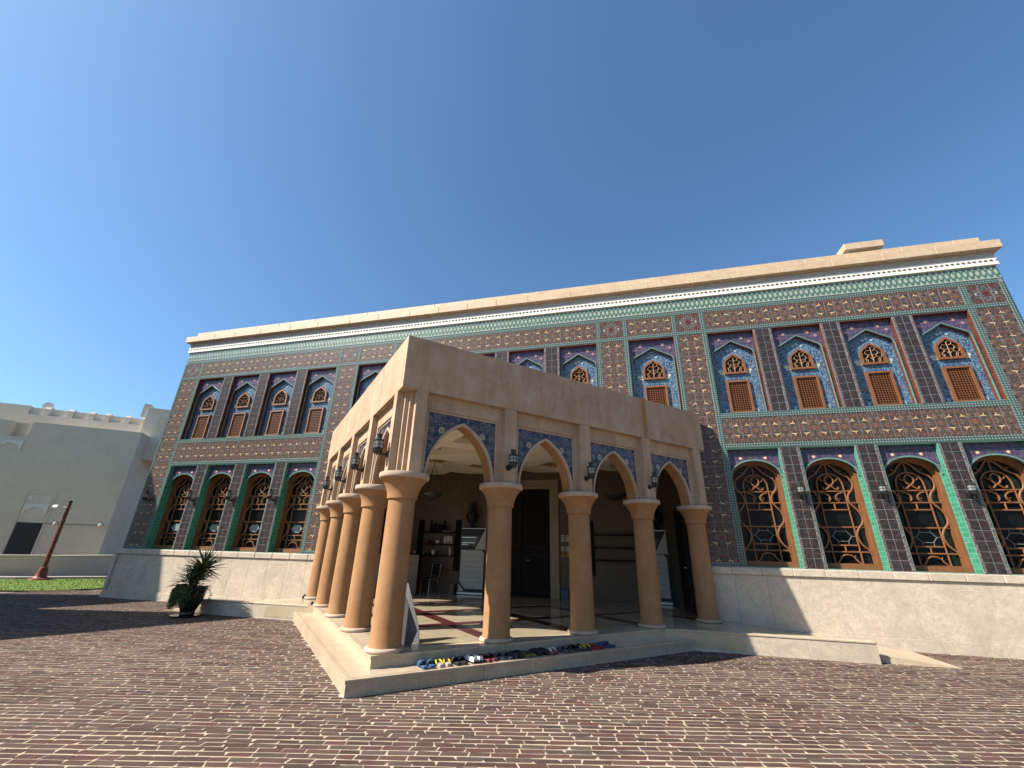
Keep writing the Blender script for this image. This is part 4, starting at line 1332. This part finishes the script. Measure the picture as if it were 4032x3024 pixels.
MAT['cab'] = plain('white_lacquer', (.42, .39, .34), .45, .5, 0, .04)
t = thing('drawer_cabinet', 'white drawer cabinet at left wall of the vestibule', 'cabinet', (-6.55, 12.60, ZF), math.radians(62))
MB().cbox(-.55, .55, .0, .62, .0, 1.12, .005).build('carcass', MAT['cab'], t)
for k in range(4): MB().cbox(-.54, .54, -.022, -.001, .03 + k * .275, .295 + k * .275, .004).build('drawer', MAT['cab'], t)
MB().cbox(-.57, .57, -.03, .64, 1.121, 1.15, .004).build('top', MAT['darkwood'], t)
t = thing('pen_cup', 'small pink cup with pens on the white cabinet', 'cup', (-6.42, 13.0, ZF + 1.15))
MB().lathe([(.04, 0), (.05, .10), (.044, .10), (.03, .01)], 14).build('cup', plain('pink_plastic', (.45, .12, .22), .4), t, 40)
for k in range(3): MB().tube([(.01 * k - .01, 0, .01), (.03 * k - .03, .02, .19)], .005, 5).build('pen', MAT['black'], t)
# metal slatted chair
MAT['steel'] = plain('chair_steel', (.5, .5, .5), .3, .5, 1.0)
t = thing('chair', 'metal chair with dark slats facing the white cabinet', 'chair', (-6.0, 13.45, ZF), math.radians(-28))
for sx in (-1, 1):
    MB().tube([(sx * .21, -.20, 0), (sx * .21, -.19, .44), (sx * .21, .17, .45), (sx * .20, .22, .86)], .013, 8).build('side_frame', MAT['steel'], t, 50)
    MB().tube([(sx * .20, .24, 0), (sx * .21, .12, .44)], .013, 8).build('leg', MAT['steel'], t)
for k in range(5): MB().cbox(-.20, .20, -.19 + k * .075, -.13 + k * .075, .452, .468, .004).build('seat_slat', MAT['darkwood'], t)
for k in range(4): MB().cbox(-.20, .20, .180 + k * .01, .198 + k * .01, .55 + k * .08, .61 + k * .08, .004).build('back_slat', MAT['darkwood'], t)
t = thing('waste_bin', 'small grey plastic bin on floor below the shelves', 'bin', (-5.45, 13.93, ZF))
MB().lathe([(.085, 0), (.115, .27), (.125, .275), (.125, .29), (.108, .29), (.08, .02)], 20).build('bucket', plain('grey_plastic', (.16, .14, .13), .6), t, 40)
MB().tube([(.125 * math.cos(q * .1745), .125 * math.sin(q * .1745), .28) for q in range(36)], .007, 5, True).build('rim', plain('grey_plastic_rim', (.2, .18, .17), .6), t)

# roll-up banners: the codes printed on them are left out
MAT['ban'] = plain('banner_vinyl_white', (.52, .52, .50), .5, .3, 0, .03)
MAT['bandark'] = plain('banner_print_dark', (.018, .024, .030), .5, .3)
MAT['bangrey'] = plain('banner_print_grey', (.085, .10, .11), .5, .3)
MAT['alu'] = plain('aluminium', (.55, .55, .56), .35, .5, 1.0)
txt = {}
def text_mesh(body, size):
    cu = bpy.data.curves.new('lettering', 'FONT'); cu.body = body; cu.size = size; cu.extrude = .0006; cu.align_x = 'LEFT'
    o = bpy.data.objects.new('lettering', cu); COL.objects.link(o)
    bpy.context.view_layer.update()
    dg = bpy.context.evaluated_depsgraph_get()
    me = bpy.data.meshes.new_from_object(o.evaluated_get(dg))
    bpy.data.objects.remove(o)
    me.name = 'lettering'
    return me
wy = text_mesh('WELCOME YOU', .075)
wy.materials.clear(); wy.materials.append(MAT['ban'])
def banner(x, y, rz, lab):
    t = thing('rollup_banner', lab, 'banner', (x, y, ZF), rz, 'roll-up banners in the vestibule')
    W = .42
    MB().cbox(-W - .01, W + .01, -.10, .10, .0, .085, .02).build('base', MAT['alu'], t)
    pn = MB().box(-W, W, -.002, .002, .085, 1.95).build('panel', MAT['bandark'], t)
    MB().cbox(-W, W, -.012, .012, 1.95, 1.975, .004).build('top_rail', MAT['alu'], t)
    MB().tube([(0, .03, .06), (0, .03, 1.95)], .010, 6).build('pole', MAT['alu'], t)
    f = -.0045
    MB().prism([(.40, 1.95), (W, 1.95), (W, 1.22), (-.02, 1.30), (-.02, 1.26), (.0, 1.26)], f - .0005, f + .002, 'y') if False else None
    MB().prism([(-W, 1.40), (-W, 1.74), (.24, 1.74), (.08, 1.40)], f, f + .0022, 'y').build('print_block', MAT['bangrey'], pn)
    MB().prism([(.41, 1.945), (W, 1.945), (W, 1.30), (.36, 1.32), (.06, 1.32)], f, f + .0022, 'y').build('print_corner', MAT['ban'], pn)
    MB().prism([(-W + .03, 1.30), (.30, 1.30), (.38, 1.22), (.38, .16), (-.20, .16), (-W + .03, .36)], f - .0006, f + .0021, 'y').build('print_sheet', MAT['ban'], pn)
    MB().prism([(-W, .09), (-W, .30), (-.25, .13), (-.25, .09)], f, f + .0022, 'y').build('print_corner', MAT['ban'], pn)
    ic = MB()
    for r in range(7):
        for c in range(7):
            if r == 6 and (c < 1 or c > 4): continue
            cx = -.31 + c * .098; cz = 1.105 - r * .152
            ic.prism([(cx - .018, cz), (cx, cz - .016), (cx + .018, cz), (cx, cz + .016)], f - .0018, f - .0008, 'y')
    ic.build('printed_icons', MAT['bandark'], pn)['kind'] = 'stuff'
    l = obj('lettering', wy, pn, (-.39, f - .0016, 1.565)); l.rotation_euler = (math.pi / 2, 0, 0); l.scale = (.93, 1, 1)
    for k, (z, x1) in enumerate(((1.665, .10), (1.51, .06), (1.455, -.16))):
        MB().box(-.39, x1, f - .0016, f - .0005, z, z + (.03 if k else .035)).build('text_line', MAT['alu'], pn)
banner(-4.78, 13.85, math.radians(2), 'roll-up banner with white printed panel left of the tall door')
banner(.80, 13.85, math.radians(-3), 'roll-up banner partly hidden behind fourth column, beside the dark side door')
# wall ornaments: dark gourd-shaped vases on the wall above the banners
for x, lab in ((-4.88, 'dark gourd-shaped vase on the wall above left banner'), (1.0, 'dark gourd-shaped vase on the wall above right banner')):
    t = thing('wall_vase', lab, 'vase', (x, 13.88, 2.30), 0, 'dark vases on the wall')
    MB().lathe([(.04, 0), (.06, .03), (.05, .10), (.13, .20), (.19, .32), (.195, .40), (.15, .50), (.09, .58), (.075, .66), (.10, .70), (.105, .76), (.075, .81), (.03, .83)], 26).build('body', MAT['black'], t, 50)
    for sx in (-1, 1): MB().tube([(sx * .09, 0, .70), (sx * .14, 0, .69), (sx * .16, 0, .66), (sx * .14, 0, .64)], .012, 6).build('handle', MAT['black'], t)
    MB().box(-.05, .05, .0, .215, .03, .09).build('bracket', MAT['black'], t)
# signs by the door, blue box on the floor
MAT['yel'] = plain('yellow_print', (.55, .36, .03), .6, .3)
for z, hh, mt, lab in ((1.94, .20, 'paper', 'framed white notice on wall right of the tall door'), (1.66, .14, 'paper', 'small white notice between two signs right of the door'), (1.50, .13, 'yel', 'small yellow sign lowest on wall right of the door')):
    o = MB().cbox(-.12, .12, -.012, 0, 0, hh, .003).build('sign', MAT[mt], loc=(-1.80, YB, z))
    tag(o, lab, 'sign', 'notices by the door')
    for k in range(3): MB().box(-.09, .07 - .03 * k, -.0135, -.0122, hh * (.72 - .22 * k), hh * (.80 - .22 * k)).build('text_line', MAT['bandark'], o)
t = thing('donation_box', 'blue plastic box standing on floor right of the tall door', 'box', (-1.80, 13.9, ZF))
MB().cbox(-.11, .11, -.10, .10, 0, .26, .01).build('body', plain('blue_plastic', (.06, .10, .19), .5), t)
MB().cbox(-.12, .12, -.11, .11, .261, .285, .006).build('lid', plain('blue_plastic_lid', (.08, .13, .24), .5), t)
# dark side door in the right wall
t = thing('side_door', 'tall black door standing at right end of the vestibule', 'door', (XC + 4.79, 13.1, ZF))
MB().cbox(-.06, 0, -.75, .75, 0, 2.45, .006).build('leaf', MAT['darkwood'], t)
MB().ring([(-.85, 0), (-.85, 2.55), (.85, 2.55), (.85, 0)], [(-.76, 0), (-.76, 2.46), (.76, 2.46), (.76, 0)], .0, .08).build('frame', MAT['black'], t, rotz=math.pi / 2)
MB().tube([(-.06, -.6, 1.0), (-.11, -.6, 1.0), (-.11, -.5, 1.0)], .011, 6).build('handle', MAT['steel'], t)
# white folding board behind the corner column
t = thing('folding_board', 'white folding floor board leaning behind the corner column', 'board', (*to_xy(.52, .42), ZF), math.radians(10))
w_ = plain('board_shaded_white', (.15, .145, .15), .6, .3)  # a white board, the column's shade put into its base colour
MB().prism([(-.30, 0), (.14, 0), (.21, .20), (-.10, .80), (-.30, .80)], -.015, .015, 'y').build('front_panel', w_, t)
b = MB().prism([(-.30, 0), (.19, .0), (.15, .2), (-.12, .80), (-.30, .80)], .0, .03, 'y').build('rear_panel', w_, t); b.rotation_euler = (math.radians(-14), 0, 0); b.location = (0, .24, 0.004)

# ------------------------------------------------------------------ shoes on the lower step
def foot(L=.26, W=.094):
    r = [(-.5, .0), (-.48, .55), (-.38, .78), (-.2, .74), (0, .72), (.2, .92), (.34, .98), (.44, .78), (.49, .40), (.5, 0)]
    P_ = [(y * W / 2 * 1.0, x * L) for x, y in r]
    return P_ + [(-y * W / 2 * .94, x * L) for x, y in r[-2:0:-1]]
def shoe(kind, mats):
    """toe towards +y, returns list of (part name, mesh)"""
    out = []
    so = MB(); f = foot()
    n = len(f)
    vs = []
    for z, s in ((0, .95), (.010, 1.0), (.022, 1.0), (.027, .96)):
        vs += [(p[0] * s, p[1] * s, z + (.012 * max(0, -p[1] / .13) * (z > .015))) for p in f]
    fs = [tuple(range(n))[::-1], tuple(range(3 * n, 4 * n))]
    for k in range(3):
        for i in range(n): fs.append((k * n + i, k * n + (i + 1) % n, (k + 1) * n + (i + 1) % n, (k + 1) * n + i))
    so.add(vs, fs); out.append(('sole', so.mesh('sole', mats[0], 40)))
    st = MB()
    if kind == 'slide':
        N = 9
        vs = []
        for j, y in enumerate((.0, .025, .06, .095)):
            hw = .048 - .004 * (j == 3); hh = (.058, .064, .058, .045)[j]
            for k in range(N):
                q = math.pi * k / (N - 1); vs.append((-hw * math.cos(q), y, .018 + hh * math.sin(q) ** .7))
        m0 = len(vs)
        vs += [(v[0] * .93, v[1], v[2] - .006) for v in vs]
        fs = []
        for j in range(3):
            for k in range(N - 1):
                q = (j * N + k, j * N + k + 1, (j + 1) * N + k + 1, (j + 1) * N + k); fs.append(q); fs.append(tuple(i + m0 for i in q[::-1]))
        for k in range(N - 1):
            fs.append((k, k + m0, k + 1 + m0, k + 1)); e = 3 * N; fs.append((e + k, e + k + 1, e + k + 1 + m0, e + k + m0))
        for j in range(3):
            for e in (0, N - 1): fs.append((j * N + e, (j + 1) * N + e, (j + 1) * N + e + m0, j * N + e + m0))
        st.add(vs, fs); out.append(('strap', st.mesh('strap', mats[1], 50)))
    elif kind == 'flip':
        for sx in (-1, 1):
            st.tube(catmull([(sx * .040, -.035, .022), (sx * .038, .0, .045), (sx * .022, .05, .055), (.004, .085, .038), (.004, .088, .022)], 4), [.010] * 8 + [.008] * 9, 6)
        out.append(('strap', st.mesh('strap', mats[1], 50)))
    else:
        N = 12
        vs = []
        secs = [(-.125, .030, .062), (-.09, .036, .066), (-.04, .036, .060), (.0, .038, .060), (.05, .043, .055), (.095, .038, .042), (.122, .018, .028)]
        for y, hw, hh in secs:
            for k in range(N):
                q = math.pi * k / (N - 1); vs.append((-hw * math.cos(q), y, .022 + hh * math.sin(q) ** .6))
        fs = []
        for j in range(len(secs) - 1):
            for k in range(N - 1):
                if j < 3 and 3 <= k <= 7: continue      # the opening for the foot
                fs.append((j * N + k, j * N + k + 1, (j + 1) * N + k + 1, (j + 1) * N + k))
        fs.append(tuple(k for k in range(N))[::-1]); e = (len(secs) - 1) * N; fs.append(tuple(e + k for k in range(N)))
        st.add(vs, fs); out.append(('upper', st.mesh('upper', mats[1], 60)))
        li = MB(); li.tube([(x * .9, y, .05) for x, y in [(-.026, -.11), (-.03, -.06), (-.028, .0), (.0, .025), (.028, .0), (.03, -.06), (.026, -.11)]], .006, 5)
        out.append(('collar', li.mesh('collar', mats[2] if len(mats) > 2 else mats[0])))
    return out
def cm_(n, c): return plain(n, c, .6, .35, 0, .15, 25)
SB = dict(blue=cm_('rubber_blue', (.035, .085, .17)), yellow=cm_('rubber_yellow', (.62, .43, .03)), grey=cm_('foam_grey', (.36, .33, .30)), black=cm_('rubber_black', (.014, .014, .016)),
          white=cm_('canvas_white', (.62, .62, .60)), maroon=cm_('rubber_maroon', (.14, .028, .035)), slate=cm_('rubber_slate', (.075, .10, .115)), olive=cm_('rubber_olive', (.17, .16, .03)),
          pink=cm_('rubber_pink', (.28, .06, .085)), green=cm_('rubber_greygreen', (.07, .09, .08)), red=cm_('rubber_red', (.22, .02, .02)), navy=cm_('rubber_navy', (.02, .045, .13)), dk=cm_('foam_dark', (.05, .045, .04)))
pairs = [('slide', ('blue', 'blue'), 'blue slide sandal'), ('flip', ('grey', 'yellow'), 'grey flip-flop with yellow strap'), ('slide', ('black', 'black'), 'black slide sandal'),
         ('shoe', ('black', 'white', 'black'), 'black and white slip-on shoe'), ('slide', ('maroon', 'maroon'), 'maroon slide sandal'), ('slide', ('slate', 'slate'), 'slate blue slide sandal'),
         ('shoe', ('black', 'black', 'olive'), 'black shoe with olive collar'), ('flip', ('olive', 'black'), 'olive flip-flop with black strap'), ('shoe', ('black', 'black', 'black'), 'plain black shoe'),
         ('flip', ('pink', 'white'), 'pink flip-flop with white strap'), ('slide', ('green', 'green'), 'grey-green slide sandal'), ('slide', ('dk', 'black'), 'black sandal with dark brown sole'),
         ('flip', ('dk', 'yellow'), 'dark flip-flop with yellow strap'), ('flip', ('red', 'red'), 'red thong sandal'), ('slide', ('navy', 'navy'), 'navy blue slide sandal')]
us = [.70, .93, 1.15, 1.39, 1.60, 1.84, 2.05, 2.25, 2.48, 2.68, 2.96, 3.19, 3.36, 3.57, 3.79]
random.seed(3)
for (kd, mc, lab), u in zip(pairs, us):
    ms = shoe(kd, [SB[c] for c in mc])
    for side, nm in ((-1, 'left'), (1, 'right')):
        x, y = to_xy(u + side * .056 + random.uniform(-.006, .006), -.165 + random.uniform(-.022, .018))
        rz = R45 + random.uniform(-.16, .16) + (side * -.06)
        if lab.startswith('navy'): rz += .9 if side < 0 else .5; x += .0; y += (0 if side < 0 else .02)
        t = thing('shoe' if kd == 'shoe' else 'sandal', '%s, %s one of its pair on the lower step' % (lab, nm), 'shoe' if kd == 'shoe' else 'sandal', (x, y, .1825), rz, 'shoes left on the step')
        for pn, me in ms: obj(pn, me, t)

# ------------------------------------------------------------------ potted dracaena
random.seed(11)
MAT['pot'] = plain('dark_glazed_pot', (.010, .016, .013), .22, .5, 0, .3, 8)
a = NT('dracaena_leaf', .5, .4)
a.color(a.mix(a.rand(), (.035, .060, .018), (.085, .115, .040))); MAT['leaf'] = a.mat
pt = thing('potted_plant', 'spiky dracaena in a tall dark glazed pot on the brick plaza', 'potted plant', (-10.22, 9.06, 0))
MB().lathe([(.30, .004), (.33, .02), (.335, .035), (.31, .04), (.24, .028), (.15, .03)], 32).build('saucer', MAT['pot'], pt, 40)
MB().lathe([(.14, .03), (.165, .05), (.15, .085), (.155, .12), (.20, .22), (.245, .34), (.275, .46), (.287, .55), (.30, .565), (.305, .58), (.295, .595), (.31, .61), (.315, .63), (.298, .64), (.27, .63), (.26, .58), (.05, .56)], 36).build('pot', MAT['pot'], pt, 40)
for k, (dx, dy, zt) in enumerate(((.05, .02, 1.06), (-.06, -.05, .80), (.10, -.06, .86))):
    MB().tube([(dx * .3, dy * .3, .56), (dx * .7, dy, .75 if zt > .9 else .66), (dx, dy, zt)], [.03, .026, .022], 8).build('stem', plain('bark_%d' % k, (.10, .075, .05), .9, .1), pt)
def leaf_mesh(L, w0, droop):
    vs = []; N = 6
    for k in range(N + 1):
        t = k / N
        ww = w0 * (.55 + 1.2 * t) if t < .3 else w0 * (.91) * (1 - ((t - .3) / .7) ** 1.6)
        x = L * t * (1 - .15 * droop * t); z = -droop * L * .55 * t * t
        vs += [(x, -ww, z + .25 * ww), (x, 0, z - .25 * ww), (x, ww, z + .25 * ww)]
    fs = []
    for k in range(N):
        b = 3 * k; fs += [(b, b + 1, b + 4, b + 3), (b + 1, b + 2, b + 5, b + 4)]
    return MB().add(vs, fs).mesh('leaf', MAT['leaf'], None, False)
LV = [leaf_mesh(.58, .025, d) for d in (.02, .12, .35)] + [leaf_mesh(.48, .024, d) for d in (.1, .3)]
for (cx, cy, cz, n, r0, up) in ((.09, .03, 1.05, 150, 1.02, -.35), (-.08, -.05, .76, 75, .92, -.15), (.10, -.06, .82, 75, .92, -.15)):
    for k in range(n):
        el = math.asin(random.uniform(up, .97)); az_ = random.uniform(0, 6.283)
        o = obj('leaf', random.choice(LV), pt, (cx + random.uniform(-.02, .02), cy + random.uniform(-.02, .02), cz + random.uniform(-.09, .05)))
        o.rotation_euler = (random.uniform(-.3, .3), -el, az_)
        s = r0 * random.uniform(.75, 1.08); o.scale = (s, 1, s)
tr = MB()
for k in range(260):
    q = random.gauss(math.radians(215), .8); r0 = .24
    x, y, z = r0 * math.cos(q), r0 * math.sin(q), .60
    path = [(x, y, z)]
    ln_ = random.uniform(.10, .46)
    path.append((x * 1.4, y * 1.4, z + random.uniform(.02, .09))); 
    for j in range(1, 5): path.append((x * (1.5 + .03 * j) + random.uniform(-.05, .05), y * (1.5 + .03 * j) + random.uniform(-.05, .05), z + .02 - ln_ * j / 4))
    for j in range(len(path) - 1):
        p0 = Vector(path[j]); p1 = Vector(path[j + 1])
        for i in range(7):
            c = p0.lerp(p1, i / 7); d = Vector((random.gauss(0, 1), random.gauss(0, 1), random.gauss(-.4, .8))).normalized() * random.uniform(.025, .05)
            sd = d.orthogonal().normalized() * .007
            tr.add([c - sd, c + d * .5 + sd * 1.2, c + d, c + d * .5 - sd * 1.2], [(0, 1, 2, 3)])
a = NT('trailing_leaf', .6, .3); a.color(a.ramp(a.noise(a.pos(), 25, 2), [(.35, (.045, .075, .018)), (.65, (.10, .14, .04))]))
tr.build('trailing_foliage', a.mat, pt, recalc=False)['kind'] = 'stuff'

# small black floor spotlights on the left ramp
for k, (x, y, z, lab) in enumerate(((-8.35, 10.72, .30, 'small black ball spotlight at foot of plinth left of portico'), (-7.25, 9.62, .333, 'tiny black ball spotlight where left parapet meets the steps'))):
    t = thing('spotlight', lab, 'spotlight', (x, y, z))
    s = .062 if k == 0 else .035
    MB().lathe([(s * .3, 0), (s * .8, s * .35), (s, s), (s * .8, s * 1.65), (s * .3, s * 2)], 14).build('head', MAT['black'], t, 60)
    MB().lathe([(s * .9, -.004), (s * .9, .004), (s * .5, .008)], 14).build('foot', MAT['black'], t)

# ------------------------------------------------------------------ neighbouring building on the left
MAT['fort'] = plaster('grey_beige_render', (.72, .64, .53), (.66, .585, .48), (.76, .68, .57), .25)
MAT['fortlite'] = plaster('pale_beige_render', (.76, .69, .58), (.68, .61, .50), (.80, .73, .62), .35)
FA = math.atan2(.587, .81)
fb = thing('rendered_building', 'plain grey-beige rendered building with crenellated roofline at far left', 'building', (-28.0, 18.464, 0), FA)
f_ = MB()
f_.box(-5.04, 0, 0, 2.45, 0, 7.83); f_.box(-13, -5.04, 0.0, 2.45, 0, 6.94)
f_.box(-2.4, -.002, 2.452, 9.0, 0, 7.0); f_.box(-9.5, -5.93, 0, .5, 6.94, 7.80); f_.box(-5.93, -5.04, .45, .6, 6.94, 7.80)
f_.build('wall', MAT['fort'], fb)
u_ = MB()
u_.box(-14, -.6, 1.6, 9, 6.9, 8.62)
u_.build('upper_wall', MAT['fortlite'], fb)
MB().box(-14, -6.35, 1.6, 1.95, 8.62, 9.10).build('parapet', MAT['fortlite'], fb)
MB().box(-6.35, -.6, 1.72, 1.95, 8.62, 9.04).build('parapet', MAT['fortlite'], fb)
for x in (-5.53, -4.45, -3.43, -2.65, -1.62, -.72):
    MB().prism([(1.6, 8.62), (1.6, 9.02), (1.66, 9.13), (1.95, 9.16), (1.95, 8.62)], x - .13, x + .13, 'x').build('merlon', MAT['fortlite'], fb)
MB().box(-.59, 1.6, 1.2, 6, 6.4, 9.72).build('tower', MAT['fortlite'], fb)
MB().prism([(-.92, 9.1), (-.9, 9.98), (-.55, 9.95), (-.40, 9.72), (-.40, 9.1)], 1.3, 1.59, 'y').build('tower_horn', MAT['fortlite'], fb)
for x in (.12, .48): MB().box(x - .07, x + .07, 1.19, 1.202, 8.5, 9.2).build('tower_slot', MAT['fort'], fb)
MB().tube([(-5.78, 1.9, 9.25), (-5.78, 2.0, 9.25)], .26, 22).build('roof_disc', MAT['white'], fb)
MB().box(-5.1, .9, -.0, 0.0, 0, 0) if False else None
# door with cusped plaque above
MB().ring([(-4.02, .6), (-4.02, 4.0), (-2.70, 4.0), (-2.70, .6)], [(-3.92, .6), (-3.92, 3.92), (-2.80, 3.92), (-2.80, .6)], -.02, .02).build('door_surround', MAT['fort'], fb)
MB().box(-3.88, -2.80, -.012, .02, .5, 2.46).build('door', plain('charcoal_door', (.030, .028, .035), .6, .3), fb)
pq = MB().box(-3.90, -2.82, -.014, .02, 2.66, 3.90).build('plaque', MAT['fortlite'], fb)
cus = []
for k in range(41):
    q = math.pi * k / 40
    rr = .34 + .045 * abs(math.sin(q * 3.5))
    cus.append((-3.36 - rr * 1.15 * math.cos(q), 2.90 + rr * .95 * math.sin(q)))
above(pm2 := MB(), cus, -3.86, -2.86, 3.42, -.045, -.013)
pm2.build('cusped_arch', MAT['white'], pq)
for x in (-3.76, -2.96): MB().tube([(x, -.03, 3.72), (x, -.012, 3.72)], .085, 14).build('rosette', MAT['white'], pq)
w2 = MB(); cus2 = [(x - 2.2, z + 3.3) for x, z in cus]
above(w2, cus2, -6.06, -5.06, 6.72, -.04, .0); w2.build('cusped_arch', MAT['white'], fb)
MB().tube([(-2.85, -.02, 2.44), (-.33, -.02, 2.44)], .02, 6).build('conduit', MAT['kerb'], fb)
for x in (-2.26, -.33):
    c_ = MB(); c_.lathe([(.09, -.10), (.11, -.02), (.10, .06), (.04, .10)], 14, (x, -.10, 2.46)); c_.build('security_camera', MAT['fort' if x < -1 else 'white'], fb, 50)
# low forecourt wall, lamp post
t = thing('low_wall', 'low grey-beige boundary wall behind the lawn', 'wall', (-26.13, 15.65, 0))
MB().prism([(0, 0), (-.4, 2.7), (-.75, 2.7), (-.36, .1), (-7.5, -9.0), (-7.2, -9.2)], -.02, .90).build('wall', MAT['fort'], t)
MB().prism([(.03, -.02), (-.37, 2.7), (-.78, 2.7), (-.39, .12), (-7.53, -8.98), (-7.17, -9.25)], .901, .95).build('coping', MAT['fortlite'], t)
MAT['rust'] = plain('rust_painted_metal', (.17, .045, .025), .5, .4, .2, .25, 12)
t = thing('lamp_post', 'slim rust red lamp post with camera head standing on the lawn edge', 'lamp post', (-24.6, 14.33, 0))
MB().lathe([(.40, 0), (.38, .05), (.24, .09), (.19, .16), (.18, .30), (.13, .50), (.10, .52)], 20).build('base', MAT['rust'], t, 40)
MB().tube([(0, 0, .5), (0, 0, 3.2)], [.085, .065], 14).build('pole', MAT['rust'], t, 50)
for k in range(9): MB().lathe([(.075, -.02), (.10, -.01), (.10, .01), (.075, .02)], 14, (0, 0, .75 + k * .28)).build('collar', MAT['rust'], t, 40)
MB().tube([(0, 0, 3.0), (-.25, -.25, 3.05)], .022, 6).build('arm', MAT['white'], t)
MB().cbox(-.5, -.15, -.33, -.17, 2.98, 3.10, .02).build('camera_head', MAT['white'], t)
MB().lathe([(.03, 3.2), (.07, 3.24), (.07, 3.30), (.02, 3.34)], 12).build('finial', MAT['black'], t, 50)

# ------------------------------------------------------------------ buildings outside the frame that shade and mirror in the plaza
t = thing('courtyard_house', 'tall beige rendered house left of the plaza, its shadow falling on the bricks', 'building', (-26, 1, 0))
fp = [(-29.0, 3.6), (-22.0, 6.7), (-22.65, 5.1), (-23.5, 4.2), (-24.3, 1.85), (-20.9, 2.75), (-18.55, 2.9), (-19.4, 1.1), (-20.3, -.85), (-23, -6), (-35, -3)]
MB().prism([(x + 26, y - 1) for x, y in fp][::-1], 0, 11.0).build('wall', MAT['fortlite'], t)
for k in range(3):
    for z in (1.5, 5.0, 8.0):
        d_ = Vector((-20.3 + 18.55, -.85 - 2.9, 0)).normalized(); c0 = Vector((-18.55 + 26, 2.9 - 1, 0)) + d_ * (.9 + 1.15 * k)
        w_ = MB().box(-.35, .35, -.03, .05, z, z + 1.5).build('window', MAT['glass'], t, loc=c0); w_.rotation_euler = (0, 0, math.atan2(d_.y, d_.x))
t = thing('added_building', 'long beige rendered building across the plaza, behind the viewer', 'building', (18, -16, 0))  # out of view, added so the right-hand windows reflect something dark
MB().box(-12, 24, -8, 0, 0, 9.5).build('wall', MAT['fortlite'], t)
for k in range(9):
    for z in (1.2, 5.2): MB().box(-10.5 + k * 3.8, -9.1 + k * 3.8, -.02, .04, z, z + 2.2).build('window', MAT['glass'], t)
